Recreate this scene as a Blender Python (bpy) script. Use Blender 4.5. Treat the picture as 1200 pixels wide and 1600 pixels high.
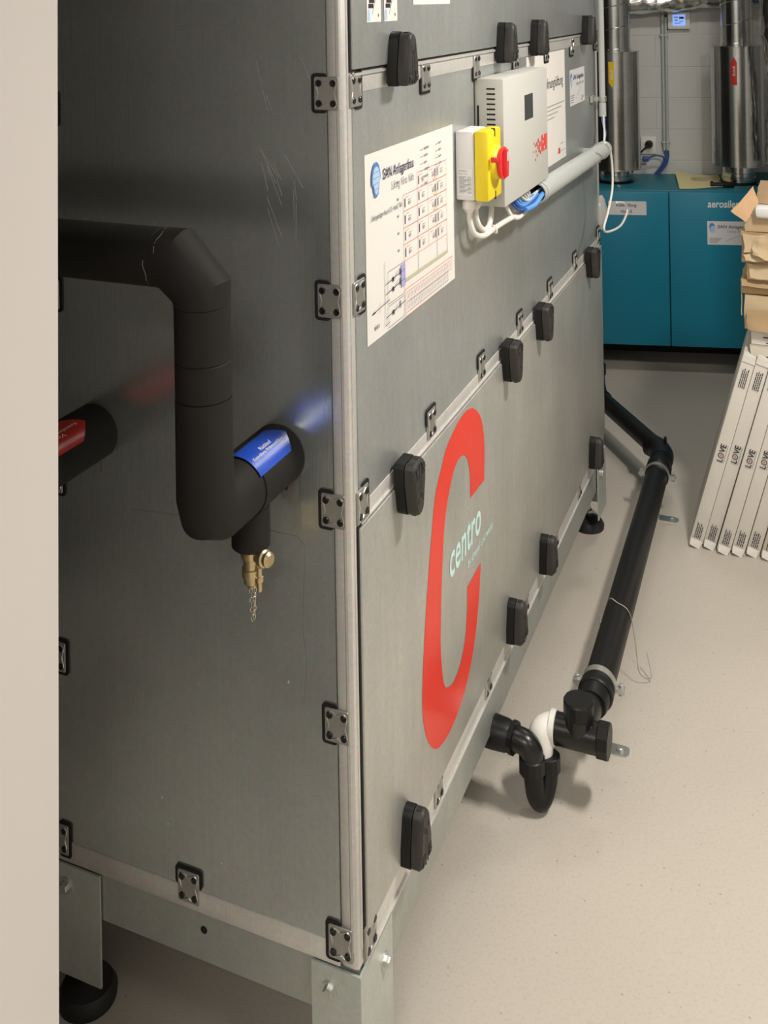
import bpy, bmesh, math, random
from mathutils import Vector, Matrix, noise
random.seed(7)
for _o in list(bpy.data.objects): bpy.data.objects.remove(_o, do_unlink=True)
sc = bpy.context.scene
COL = sc.collection
PI = math.pi

# ------------------------------------------------------------------ camera
EYE = 1.694
cd = bpy.data.cameras.new('camera'); cam = bpy.data.objects.new('camera', cd); COL.objects.link(cam)
cd.sensor_fit = 'AUTO'; cd.sensor_width = 36.0
cd.lens = 36.0 * 1594.54 / 1600.0
cd.shift_x = 0.0
cd.shift_y = -(800.0 - 4.48) / 1600.0
cd.clip_start = 0.02
cam.location = (0, 0, EYE)
cam.rotation_euler = (Matrix.Rotation(PI/2, 3, 'X') @ Matrix.Rotation(-0.0171, 3, 'Z')).to_euler()
sc.camera = cam

# ------------------------------------------------------------------ world, view, lamps of the room and an added one
w = bpy.data.worlds.new('world'); sc.world = w; w.use_nodes = True
w.node_tree.nodes['Background'].inputs[0].default_value = (1, .96, .9, 1)
w.node_tree.nodes['Background'].inputs[1].default_value = 0.05
vs = sc.view_settings
vs.view_transform = 'Standard'; vs.look = 'None'; vs.gamma = 1.0; vs.use_curve_mapping = False
vs.exposure = 0.05
CEIL = 2.55
# (x, y, rotation, power, length) of the ceiling luminaires; the last one is added
LAMPS = [(-0.55, -0.75, 0.0, 50.0, 1.25, 'on the camera side of the white wall end'),
         (1.25, 1.60, PI/2, 48.0, .45, 'over the aisle beside the cartons'),
         (1.95, -.45, PI/2, 16.0, .60, 'at the right wall behind the camera'),
         (1.25, 3.75, 0.0, 8.0, .60, 'added in front of the blue unit to brighten the far wall')]  # added lamp, lifts the far wall and the ducts
LAMP_COL = (1.0, .955, .885)

# ------------------------------------------------------------------ materials
MATS = {}
def nodes(name):
    m = bpy.data.materials.new(name); m.use_nodes = True
    nt = m.node_tree; b = nt.nodes['Principled BSDF']
    return m, nt, b
def N(nt, t, **kw):
    n = nt.nodes.new(t)
    for k, v in kw.items(): setattr(n, k, v)
    return n
def plain(name, col, rough=.5, metal=0, var=.06, scale=30, bump=0.0, coat=0, spec=.5, emit=0, trans=0):
    m, nt, b = nodes(name)
    tc = N(nt, 'ShaderNodeTexCoord'); nz = N(nt, 'ShaderNodeTexNoise')
    nz.inputs['Scale'].default_value = scale; nz.inputs['Detail'].default_value = 4
    nt.links.new(tc.outputs['Object'], nz.inputs['Vector'])
    mx = N(nt, 'ShaderNodeMix', data_type='RGBA')
    mx.inputs[6].default_value = (*[c*(1-var) for c in col], 1); mx.inputs[7].default_value = (*[min(1, c*(1+var)) for c in col], 1)
    nt.links.new(nz.outputs['Fac'], mx.inputs[0]); nt.links.new(mx.outputs[2], b.inputs['Base Color'])
    b.inputs['Roughness'].default_value = rough; b.inputs['Metallic'].default_value = metal
    b.inputs['Specular IOR Level'].default_value = spec
    if coat: b.inputs['Coat Weight'].default_value = coat; b.inputs['Coat Roughness'].default_value = .08
    if trans: b.inputs['Transmission Weight'].default_value = trans
    if emit:
        nt.links.new(mx.outputs[2], b.inputs['Emission Color']); b.inputs['Emission Strength'].default_value = emit
    if bump:
        bp = N(nt, 'ShaderNodeBump'); bp.inputs['Strength'].default_value = bump; bp.inputs['Distance'].default_value = .002
        nt.links.new(nz.outputs['Fac'], bp.inputs['Height']); nt.links.new(bp.outputs[0], b.inputs['Normal'])
    MATS[name] = m
    return m
def galv(name, col, rough, streak, metal=.85, bump=.05, scuff=0.0):
    # zinc sheet: fine spangle, rolled streaks, cloudy gloss
    m, nt, b = nodes(name)
    tc = N(nt, 'ShaderNodeTexCoord')
    mp = N(nt, 'ShaderNodeMapping'); mp.inputs['Scale'].default_value = streak
    nt.links.new(tc.outputs['Object'], mp.inputs['Vector'])
    st = N(nt, 'ShaderNodeTexNoise'); st.inputs['Scale'].default_value = 1; st.inputs['Detail'].default_value = 3
    nt.links.new(mp.outputs[0], st.inputs['Vector'])
    cl = N(nt, 'ShaderNodeTexNoise'); cl.inputs['Scale'].default_value = 4; cl.inputs['Detail'].default_value = 6
    nt.links.new(tc.outputs['Object'], cl.inputs['Vector'])
    sp = N(nt, 'ShaderNodeTexVoronoi'); sp.inputs['Scale'].default_value = 170
    nt.links.new(tc.outputs['Object'], sp.inputs['Vector'])
    a = N(nt, 'ShaderNodeMath', operation='MULTIPLY_ADD'); a.inputs[1].default_value = .5; nt.links.new(st.outputs['Fac'], a.inputs[0]); nt.links.new(cl.outputs['Fac'], a.inputs[2])
    mr = N(nt, 'ShaderNodeMapRange'); mr.inputs[1].default_value = .45; mr.inputs[2].default_value = 1.05; mr.inputs[3].default_value = 0; mr.inputs[4].default_value = 1
    nt.links.new(a.outputs[0], mr.inputs[0])
    mx = N(nt, 'ShaderNodeMix', data_type='RGBA'); mx.inputs[6].default_value = (*[c*.88 for c in col], 1); mx.inputs[7].default_value = (*[c*1.1 for c in col], 1)
    nt.links.new(mr.outputs[0], mx.inputs[0])
    mx2 = N(nt, 'ShaderNodeMix', data_type='RGBA', blend_type='MULTIPLY'); mx2.inputs[0].default_value = .10
    nt.links.new(mx.outputs[2], mx2.inputs[6]); nt.links.new(sp.outputs['Color'], mx2.inputs[7])
    out = mx2.outputs[2]
    if scuff:
        sm = N(nt, 'ShaderNodeMapping'); sm.inputs['Scale'].default_value = (4.5, 4.5, 2.2); sm.inputs['Rotation'].default_value = (0, .6, 0)
        nt.links.new(tc.outputs['Object'], sm.inputs['Vector'])
        sn = N(nt, 'ShaderNodeTexNoise'); sn.inputs['Scale'].default_value = 3; sn.inputs['Detail'].default_value = 7; sn.inputs['Roughness'].default_value = .65; sn.inputs['Distortion'].default_value = 1.2
        nt.links.new(sm.outputs[0], sn.inputs['Vector'])
        sr = N(nt, 'ShaderNodeMapRange'); sr.inputs[1].default_value = .57; sr.inputs[2].default_value = .78; sr.inputs[4].default_value = scuff
        nt.links.new(sn.outputs['Fac'], sr.inputs[0])
        m3 = N(nt, 'ShaderNodeMix', data_type='RGBA'); m3.inputs[7].default_value = (.62, .62, .6, 1)
        nt.links.new(sr.outputs[0], m3.inputs[0]); nt.links.new(out, m3.inputs[6]); out = m3.outputs[2]
    nt.links.new(out, b.inputs['Base Color'])
    b.inputs['Metallic'].default_value = metal
    rr = N(nt, 'ShaderNodeMapRange'); rr.inputs[3].default_value = rough - .05; rr.inputs[4].default_value = rough + .07
    nt.links.new(cl.outputs['Fac'], rr.inputs[0]); nt.links.new(rr.outputs[0], b.inputs['Roughness'])
    bp = N(nt, 'ShaderNodeBump'); bp.inputs['Strength'].default_value = bump; bp.inputs['Distance'].default_value = .001
    nt.links.new(st.outputs['Fac'], bp.inputs['Height']); nt.links.new(bp.outputs[0], b.inputs['Normal'])
    MATS[name] = m
    return m
galv('zinc_side', (.60, .645, .63), .23, (700, 700, 2), bump=.12, scuff=.08, metal=.82)
galv('zinc_panel', (.58, .61, .60), .34, (60, 60, 9), bump=.03, scuff=.55, metal=.7)
galv('zinc_door', (.60, .60, .56), .40, (60, 60, 9), bump=.03, scuff=.08, metal=.66)
galv('zinc_base', (.50, .53, .50), .45, (30, 30, 12), bump=.03, metal=.7)
galv('zinc_leg', (.62, .66, .62), .5, (30, 30, 12), bump=.03, metal=.6)
galv('zinc_duct', (.68, .69, .68), .19, (8, 8, 60), bump=.02, metal=1)
galv('aluminium', (.78, .76, .73), .38, (300, 300, 4), bump=.02, metal=.5)
plain('zinc_bolt', (.62, .63, .6), .35, .9)
plain('bracket_steel', (.42, .41, .38), .42, .75, var=.15)
plain('black_plastic', (.006, .006, .006), .5, var=.15, spec=.3)
plain('latch_grey', (.034, .031, .029), .5, var=.2, scale=120, spec=.4)
plain('black_gap', (.004, .004, .004), .7)
plain('black_pipe', (.006, .006, .0065), .42, var=.2, bump=.03, spec=.35)
plain('black_satin', (.008, .008, .008), .30)
plain('foam', (.014, .0125, .011), .68, spec=.3, var=.25, scale=14, bump=.25)
plain('foam_crack', (.28, .26, .23), .9)
plain('brass', (.62, .50, .30), .30, .9, var=.12)
plain('chain_steel', (.66, .62, .52), .28, 1)
plain('white_plastic', (.78, .76, .71), .4)
plain('white_cable', (.74, .72, .66), .45)
plain('grey_cable', (.60, .60, .57), .5)
plain('blue_cable', (.10, .32, .75), .4)
plain('dark_blue_cable', (.03, .08, .28), .4)
plain('conduit_grey', (.47, .49, .47), .42, var=.03)
plain('box_grey', (.55, .54, .50), .5, var=.03, bump=.05, scale=300)
plain('dark_screen', (.05, .055, .055), .3)
plain('slot', (.012, .012, .012), .7)
plain('yellow_plastic', (.86, .66, .012), .42, var=.03)
plain('red_plastic', (.75, .03, .035), .4, var=.03)
plain('red_film', (.86, .030, .010), .24, var=.03, coat=.08, spec=.4)
plain('red_print', (.72, .06, .045), .5)
plain('mint_print', (.64, .92, .87), .4, var=.02)
plain('blue_label', (.012, .075, .52), .22, var=.05, coat=.5)
plain('red_label', (.62, .015, .012), .3, var=.05, coat=.4)
plain('yellow_label', (.85, .56, .01), .4, var=.03)
plain('paper', (.80, .765, .72), .6, var=.015)
plain('label_white', (.76, .75, .75), .45, var=.02)
plain('ink', (.02, .02, .025), .6)
plain('ink_navy', (.025, .03, .09), .6)
plain('ink_grey', (.30, .30, .32), .6)
plain('ink_red', (.80, .38, .32), .6)
plain('ink_lilac', (.42, .40, .72), .6)
plain('ink_olive', (.52, .50, .34), .6)
plain('ink_orange', (.85, .62, .36), .6)
plain('logo_blue', (.09, .24, .60), .5)
plain('logo_pale', (.45, .62, .85), .5)
plain('white_print', (.82, .82, .82), .5)
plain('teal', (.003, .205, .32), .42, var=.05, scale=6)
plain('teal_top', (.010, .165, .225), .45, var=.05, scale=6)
plain('rubber_foot', (.012, .012, .012), .55)
plain('yellow_sheet', (.74, .66, .34), .6, var=.05)
plain('screen_blue', (.22, .36, .80), .3, emit=.9)
plain('kraft', (.44, .30, .165), .8, var=.12, scale=9, bump=.15)
plain('kraft_light', (.56, .43, .265), .8, var=.12, scale=9, bump=.15)
plain('kraft_orange', (.68, .43, .24), .8, var=.08, scale=9)
plain('carton_white', (.68, .64, .58), .6, var=.07, scale=7)
plain('carton_dirty', (.58, .53, .43), .65, var=.15, scale=8)
plain('carton_side', (.42, .43, .38), .7, var=.1, scale=12)
plain('plaster', (.68, .635, .605), .75, var=.02, scale=4, bump=.05)
plain('wall_paint', (.62, .61, .585), .8, var=.03, scale=12, bump=.2)
plain('grey_wall', (.40, .39, .37), .85)
plain('mortar', (.60, .59, .565), .9)
plain('ceiling_paint', (.36, .35, .33), .9)
plain('dark_wall', (.10, .095, .09), .85)
plain('lamp_housing', (.8, .8, .8), .5)
plain('lamp_tube', (.95, .92, .86), .4, emit=4)
plain('clear_film', (.72, .72, .70), .25, trans=.55)
m, nt, b = nodes('foil'); b.inputs['Metallic'].default_value = 1; b.inputs['Base Color'].default_value = (.72, .72, .71, 1); b.inputs['Roughness'].default_value = .22
tc = N(nt, 'ShaderNodeTexCoord'); nz = N(nt, 'ShaderNodeTexVoronoi'); nz.inputs['Scale'].default_value = 17
nt.links.new(tc.outputs['Object'], nz.inputs['Vector']); bp = N(nt, 'ShaderNodeBump'); bp.inputs['Strength'].default_value = .35; bp.inputs['Distance'].default_value = .02
nt.links.new(nz.outputs['Distance'], bp.inputs['Height']); nt.links.new(bp.outputs[0], b.inputs['Normal']); MATS['foil'] = m
# painted concrete floor: beige-grey with fine grit, soft stains
m, nt, b = nodes('floor_concrete')
tc = N(nt, 'ShaderNodeTexCoord')
n1 = N(nt, 'ShaderNodeTexNoise'); n1.inputs['Scale'].default_value = 2.2; n1.inputs['Detail'].default_value = 6
n2 = N(nt, 'ShaderNodeTexNoise'); n2.inputs['Scale'].default_value = 150; n2.inputs['Detail'].default_value = 4
n3 = N(nt, 'ShaderNodeTexVoronoi'); n3.inputs['Scale'].default_value = 34
for n in (n1, n2, n3): nt.links.new(tc.outputs['Object'], n.inputs['Vector'])
c1 = N(nt, 'ShaderNodeMix', data_type='RGBA'); c1.inputs[6].default_value = (.495, .447, .385, 1); c1.inputs[7].default_value = (.585, .53, .46, 1)
nt.links.new(n1.outputs['Fac'], c1.inputs[0])
r2 = N(nt, 'ShaderNodeMapRange'); r2.inputs[1].default_value = .30; r2.inputs[2].default_value = .5; r2.inputs[3].default_value = .91; r2.inputs[4].default_value = 1
nt.links.new(n2.outputs['Fac'], r2.inputs[0])
r3 = N(nt, 'ShaderNodeMapRange'); r3.inputs[1].default_value = .04; r3.inputs[2].default_value = .09; r3.inputs[3].default_value = .62; r3.inputs[4].default_value = 1
nt.links.new(n3.outputs['Distance'], r3.inputs[0])
sx = N(nt, 'ShaderNodeSeparateColor'); nt.links.new(n3.outputs['Color'], sx.inputs[0])
gt_ = N(nt, 'ShaderNodeMath', operation='LESS_THAN'); gt_.inputs[1].default_value = .35; nt.links.new(sx.outputs[0], gt_.inputs[0])
mxx = N(nt, 'ShaderNodeMath', operation='MAXIMUM'); nt.links.new(r3.outputs[0], mxx.inputs[0]); nt.links.new(gt_.outputs[0], mxx.inputs[1])
mm = N(nt, 'ShaderNodeMath', operation='MULTIPLY'); nt.links.new(r2.outputs[0], mm.inputs[0]); nt.links.new(mxx.outputs[0], mm.inputs[1])
c2 = N(nt, 'ShaderNodeMix', data_type='RGBA', blend_type='MULTIPLY'); c2.inputs[0].default_value = 1
nt.links.new(c1.outputs[2], c2.inputs[6]); nt.links.new(mm.outputs[0], c2.inputs[7]); nt.links.new(c2.outputs[2], b.inputs['Base Color'])
b.inputs['Roughness'].default_value = .5
bp = N(nt, 'ShaderNodeBump'); bp.inputs['Strength'].default_value = .08; bp.inputs['Distance'].default_value = .002
nt.links.new(n2.outputs['Fac'], bp.inputs['Height']); nt.links.new(bp.outputs[0], b.inputs['Normal']); MATS['floor_concrete'] = m

# ------------------------------------------------------------------ mesh helpers
class MB:
    """collects shapes; build() links them as ONE mesh object"""
    def __init__(s): s.v = []; s.f = []; s.m = []
    def add(s, vs_, fs, mi=0):
        o = len(s.v); s.v += [Vector(p) for p in vs_]; s.f += [tuple(i+o for i in f) for f in fs]; s.m += [mi]*len(fs)
        return s
    def box(s, x0, x1, y0, y1, z0, z1, mi=0, b=0.0):
        if b:
            bm = bmesh.new(); bmesh.ops.create_cube(bm, size=1)
            for v in bm.verts: v.co = Vector(((x0+x1)/2+v.co.x*(x1-x0), (y0+y1)/2+v.co.y*(y1-y0), (z0+z1)/2+v.co.z*(z1-z0)))
            bmesh.ops.bevel(bm, geom=bm.edges[:], offset=b, segments=2, affect='EDGES', profile=.5)
            bm.verts.index_update()
            s.add([v.co.copy() for v in bm.verts], [[v.index for v in f.verts] for f in bm.faces], mi); bm.free(); return s
        return s.add([(x0,y0,z0),(x1,y0,z0),(x1,y1,z0),(x0,y1,z0),(x0,y0,z1),(x1,y0,z1),(x1,y1,z1),(x0,y1,z1)],
              [(0,3,2,1),(4,5,6,7),(0,1,5,4),(1,2,6,5),(2,3,7,6),(3,0,4,7)], mi)
    def quad(s, o, x, y, x0, x1, y0, y1, mi=0):
        o, x, y = Vector(o), Vector(x), Vector(y)
        return s.add([o+x*x0+y*y0, o+x*x1+y*y0, o+x*x1+y*y1, o+x*x0+y*y1], [(0,1,2,3)], mi)
    def line(s, o, x, y, p, q, t, mi=0):     # flat stroke on a plane
        o, x, y = Vector(o), Vector(x), Vector(y); p, q = Vector(p), Vector(q)
        d = (q-p).normalized(); n = Vector((-d.y, d.x))*t/2
        return s.add([o+x*c.x+y*c.y for c in (p-n, q-n, q+n, p+n)], [(0,1,2,3)], mi)
    def sweep(s, pts, r, n=20, mi=0, caps=True, rr=None):
        """tube along points, mitred at the corners; rr = radius per point"""
        pts = [Vector(p) for p in pts]; k = len(pts); rings = []
        d0 = (pts[1]-pts[0]).normalized()
        up = Vector((0,0,1)) if abs(d0.z) < .9 else Vector((0,1,0))
        a = d0.cross(up).normalized(); bb = d0.cross(a).normalized()
        for i, p in enumerate(pts):
            if i == 0: t = d0; pl = t
            elif i == k-1: t = (pts[i]-pts[i-1]).normalized(); pl = t
            else:
                t = (pts[i]-pts[i-1]).normalized(); t2 = (pts[i+1]-pts[i]).normalized(); pl = (t+t2).normalized()
            # carry the frame of the incoming segment, project on the mitre plane
            if i > 1 or (i == 1):
                tin = (pts[i]-pts[i-1]).normalized()
                a = (a - tin*a.dot(tin)).normalized(); bb = tin.cross(a).normalized()
            else: tin = d0
            ra = rr[i] if rr else r
            ring = []
            for j in range(n):
                q = a*math.cos(2*PI*j/n)*ra + bb*math.sin(2*PI*j/n)*ra
                dn = tin.dot(pl)
                q = q - tin*(q.dot(pl)/dn) if abs(dn) > .2 else q
                ring.append(p+q)
            rings.append(ring)
            if 0 < i < k-1:
                t2 = (pts[i+1]-pts[i]).normalized()
                rot = tin.rotation_difference(t2); a = rot @ a; bb = rot @ bb
        vs_ = [q for rg in rings for q in rg]; fs = []
        for i in range(k-1):
            for j in range(n):
                j2 = (j+1) % n
                fs.append((i*n+j, i*n+j2, (i+1)*n+j2, (i+1)*n+j))
        if caps: fs.append(tuple(range(n-1, -1, -1))); fs.append(tuple((k-1)*n+j for j in range(n)))
        return s.add(vs_, fs, mi)
    def lathe(s, p0, p1, prof, n=24, mi=0, caps=True):
        """profile [(t along p0->p1 in metres, radius)]"""
        p0, p1 = Vector(p0), Vector(p1); d = (p1-p0).normalized()
        up = Vector((0,0,1)) if abs(d.z) < .9 else Vector((1,0,0))
        a = d.cross(up).normalized(); bb = d.cross(a).normalized()
        vs_ = [p0+d*t+(a*math.cos(2*PI*j/n)+bb*math.sin(2*PI*j/n))*r for t, r in prof for j in range(n)]
        k = len(prof); fs = [(i*n+j, i*n+(j+1) % n, (i+1)*n+(j+1) % n, (i+1)*n+j) for i in range(k-1) for j in range(n)]
        if caps: fs.append(tuple(range(n-1, -1, -1))); fs.append(tuple((k-1)*n+j for j in range(n)))
        return s.add(vs_, fs, mi)
    def cyl(s, p0, p1, r, n=20, mi=0): return s.lathe(p0, p1, [(0, r), ((Vector(p1)-Vector(p0)).length, r)], n, mi)
    def prism(s, o, x, y, z, outline, levels, mi=0):
        """outline in (x,y); levels [(height, scale)] about the centroid"""
        o, x, y, z = Vector(o), Vector(x), Vector(y), Vector(z); n = len(outline)
        cx = sum(p[0] for p in outline)/n; cy = sum(p[1] for p in outline)/n
        vs_ = [o+x*(cx+(p[0]-cx)*sc_)+y*(cy+(p[1]-cy)*sc_)+z*h for h, sc_ in levels for p in outline]; k = len(levels)
        fs = [(i*n+j, i*n+(j+1) % n, (i+1)*n+(j+1) % n, (i+1)*n+j) for i in range(k-1) for j in range(n)]
        fs.append(tuple(range(n-1, -1, -1))); fs.append(tuple((k-1)*n+j for j in range(n)))
        return s.add(vs_, fs, mi)
    def build(s, name, mats, parent=None, smooth=35, base=None, normals=True):
        base = Vector(base) if base is not None else (ROOTBASE.get(root_of(parent).name, Vector()) if parent else Vector())
        me = bpy.data.meshes.new(name)
        me.from_pydata([v-base for v in s.v], [], s.f)
        for mname in (mats if isinstance(mats, (list, tuple)) else [mats]): me.materials.append(MATS[mname])
        for p, i in zip(me.polygons, s.m): p.material_index = i
        if normals:
            bm = bmesh.new(); bm.from_mesh(me); bmesh.ops.recalc_face_normals(bm, faces=bm.faces[:]); bm.to_mesh(me); bm.free()
        if smooth: me.shade_smooth(); me.set_sharp_from_angle(angle=math.radians(smooth))
        o = bpy.data.objects.new(name, me); COL.objects.link(o)
        if parent: o.parent = parent
        return o
ROOTBASE = {}
def root_of(o):
    while o.parent: o = o.parent
    return o
def tag(o, label=None, cat=None, group=None, kind=None):
    if label: o['label'] = label
    if cat: o['category'] = cat
    if group: o['group'] = group
    if kind: o['kind'] = kind
    return o
# reference frames: MF = the ventilation unit (x along its front, y into it, z up), BFr = far wall
MF = Matrix.Translation((-.0614, 1.5179, 0)) @ Matrix.Rotation(PI/2-.397, 4, 'Z')
BFr = Matrix.Translation((1.266, 4.6, 0)) @ Matrix.Rotation(-math.radians(9), 4, 'Z')
ID = Matrix.Identity(4)
def thing(name, base, frame, label, cat, group=None):
    """Empty at the base of a thing; its parts are given in frame coordinates"""
    o = bpy.data.objects.new(name, None); COL.objects.link(o); o.empty_display_size = .05
    o.matrix_world = frame @ Matrix.Translation(base); ROOTBASE[o.name] = Vector(base)
    return tag(o, label, cat, group)
def single(mb, name, mats, base, frame, label, cat, group=None, smooth=35, normals=True):
    o = mb.build(name, mats, None, smooth, base, normals); o.matrix_world = frame @ Matrix.Translation(base); ROOTBASE[o.name] = Vector(base)
    return tag(o, label, cat, group)
def struct(mb, name, mats, frame=ID, smooth=0):
    o = mb.build(name, mats, None, smooth); o.matrix_world = frame; ROOTBASE[o.name] = Vector(); o['kind'] = 'structure'
    return o
def share(src, name, parent, mat):
    o = bpy.data.objects.new(name, src); COL.objects.link(o); o.parent = parent; o.matrix_local = mat
    return o
def axes(o, x, y, z):
    m4 = Matrix.Identity(4)
    for i, c in enumerate((x, y, z)):
        for j in range(3): m4[j][i] = c[j]
    for j in range(3): m4[j][3] = o[j]
    return m4
_tc = {}
def text_polys(txt, shear=0.0, weight=0.0, space=1.0):
    key = (txt, shear, weight, space)
    if key not in _tc:
        cu = bpy.data.curves.new('t', 'FONT'); cu.body = txt; cu.shear = shear; cu.offset = weight; cu.space_character = space
        cu.resolution_u = 3
        ob = bpy.data.objects.new('t', cu); COL.objects.link(ob)
        me = bpy.data.meshes.new_from_object(ob.evaluated_get(bpy.context.evaluated_depsgraph_get()))
        vs_ = [v.co.to_2d() for v in me.vertices]; fs = [tuple(p.vertices) for p in me.polygons]
        bpy.data.objects.remove(ob); bpy.data.curves.remove(cu); bpy.data.meshes.remove(me)
        x0 = min(v.x for v in vs_); x1 = max(v.x for v in vs_); y0 = min(v.y for v in vs_); y1 = max(v.y for v in vs_)
        _tc[key] = ([Vector(((v.x-x0)/(x1-x0), (v.y-y0)/(y1-y0))) for v in vs_], fs)
    return _tc[key]
def put_text(mb, txt, o, x, y, x0, x1, y0, y1, mi=0, shear=0.0, weight=0.0, space=1.0, fn=None):
    vs_, fs = text_polys(txt, shear, weight, space); o, x, y = Vector(o), Vector(x), Vector(y)
    if fn: P = [fn(x0+v.x*(x1-x0), y0+v.y*(y1-y0)) for v in vs_]
    else: P = [o+x*(x0+v.x*(x1-x0))+y*(y0+v.y*(y1-y0)) for v in vs_]
    mb.add(P, fs, mi)
U, W_, Z = Vector((1,0,0)), Vector((0,1,0)), Vector((0,0,1))

# ================================================================== THE SETTING
struct(MB().box(-1.9, 2.7, -2.3, 6.2, -.1, 0), 'floor', 'floor_concrete')
struct(MB().box(-1.9, 2.7, -2.3, 6.2, CEIL, CEIL+.1), 'ceiling', 'ceiling_paint')
wb = struct(MB().box(-3.2, 1.5, .4483, .60, 0, CEIL), 'wall_back', 'mortar', BFr)
blk = MB().box(0, .3965, 0, .02, 0, .1505, b=.002).build('block_mesh', 'wall_paint', None, 0); bm_ = blk.data; bpy.data.objects.remove(blk)
k = 0
for c in range(17):
    z = .154*c - .03
    if z > CEIL-.1: continue
    for i in range(11):
        x = -3.0 + .4*i + (.2 if c % 2 else 0)
        o = share(bm_, 'block', wb, Matrix.Translation((x, .446+random.uniform(0, .0015), max(z, 0))))
struct(MB().box(2.6, 2.7, -2.3, 6.2, 0, CEIL), 'wall_right', 'grey_wall')
struct(MB().box(-1.9, 2.7, -2.3, -2.2, 0, CEIL), 'wall_front', 'wall_paint')
struct(MB().box(-1.9, -1.8, -2.3, 6.2, 0, CEIL), 'wall_side', 'dark_wall')
struct(MB().box(1.93, 2.45, -1.25, -.745, 0, CEIL), 'wall_pier', 'grey_wall', MF)
# white wall end beside the camera (reveal of the opening); its edge is slightly out of plumb
pt = MB(); X0, X1, YB = -.337, -1.8, .80
e0, e1 = 1.0541+.0485*(CEIL-1.703), 1.0041-.0485*.695
pt.add([(X0,YB,0),(X0,e1,0),(X1,e1,0),(X1,YB,0),(X0,YB,CEIL),(X0,e0,CEIL),(X1,e0,CEIL),(X1,YB,CEIL)],
       [(0,1,5,4),(1,2,6,5),(2,3,7,6),(3,0,4,7),(0,3,2,1),(4,5,6,7)])
struct(pt, 'wall_left', 'plaster')

# ceiling lamps (above the frame)
for (x, y, rz, pw, ln, where) in LAMPS:
    fr = Matrix.Translation((x, y, 0)) @ Matrix.Rotation(rz, 4, 'Z')
    t = thing('ceiling_lamp', (0, 0, CEIL), fr, 'long white fluorescent ceiling lamp ' + where, 'lamp')
    MB().box(-ln/2, ln/2, -.07, .07, CEIL-.05, CEIL, b=.006).build('housing', 'lamp_housing', t)
    for s in (-.035, .035):
        tb = MB().cyl((-ln/2+.04, s, CEIL-.066), (ln/2-.04, s, CEIL-.066), .013, 12).build('tube', 'lamp_tube', t)
        MB().cyl((-ln/2+.01, s, CEIL-.066), (-ln/2+.04, s, CEIL-.066), .015, 12).build('socket', 'white_plastic', t)
    ld = bpy.data.lights.new('lamp_light', 'AREA'); ld.shape = 'RECTANGLE'; ld.size = ln; ld.size_y = .14; ld.energy = pw; ld.color = LAMP_COL
    lo = bpy.data.objects.new('lamp_light', ld); COL.objects.link(lo); lo.parent = t; lo.location = (0, 0, -.085)

# ================================================================== THE VENTILATION UNIT
LEN, WID, TOP = 1.936, .59, 2.10
ZB, ZD0, ZR, ZM0, ZM1, ZU0, ZU1 = .250, .292, .905, .905, .930, 1.557, 1.590
vu = thing('ventilation_unit', (0, 0, 0), MF, 'tall galvanised steel ventilation unit with red C logo and black latches', 'ventilation unit')
MB().box(.012, LEN-.012, .012, WID-.012, .262, TOP-.012).build('casing', 'zinc_base', vu)
def post(u0, u1, w0, w1, name='corner_post'):
    return MB().box(u0, u1, w0, w1, ZB, TOP, b=.006).build(name, 'aluminium', vu)
p = post(0, .030, 0, .030)
MB().box(-.0016, .004, .0075, .0115, ZB+.03, TOP).box(.0075, .0115, -.0016, .004, ZB+.03, TOP).build('bead', 'aluminium', p)
MB().box(-.0004, .002, .0125, .0133, ZB+.03, TOP).box(.0125, .0133, -.0004, .002, ZB+.03, TOP).build('groove_shade', 'bracket_steel', p)  # darker strips on the surface, painting the shade line of a groove
post(LEN-.03, LEN, 0, .03); post(0, .03, WID-.03, WID); post(LEN-.03, LEN, WID-.03, WID)
# side sheet (left face)
sp_ = MB().box(.0008, .014, .030, WID-.030, .284, TOP-.01).build('side_panel', 'zinc_side', vu)
# rails
MB().box(-.001, .03, .0305, WID-.0305, ZB, .285, b=.002).build('bottom_rail', 'aluminium', vu)
MB().box(.0305, LEN-.0305, -.0005, .03, ZB, ZD0-.002, b=.002).build('bottom_rail', 'aluminium', vu)
r_ = MB().box(.0305, LEN-.0305, -.0005, .03, ZM0, ZM1, b=.0015).build('middle_rail', 'aluminium', vu)
MB().box(.0305, LEN-.0305, -.0035, .002, ZM0-.0005, ZM0+.002).build('drip_edge', 'aluminium', r_)
r_ = MB().box(.0305, LEN-.0305, -.0005, .03, ZU0, ZU1+.004, b=.0015).build('upper_rail', 'aluminium', vu)
MB().box(.0305, LEN-.0305, -.0045, .002, ZU1-.006, ZU1-.002).build('drip_edge', 'aluminium', r_)
MB().box(.0305, LEN-.0305, .0008, .02, ZM1, ZU0).build('middle_panel', 'zinc_panel', vu)
# doors with a black gasket round them
def door(z0, z1, mat):
    d = MB().box(.0215, LEN-.012, -.0065, .004, z0, z1, b=.0022).build('door', mat, vu)
    g = MB().box(.0165, LEN-.008, -.0022, .003, z0-.004, z1+.004).build('gasket', 'black_gap', d)
    return d
dl = door(ZD0+.002, ZM0-.003, 'zinc_door')
du = door(ZU1+.004, TOP-.02, 'zinc_panel')

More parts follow.
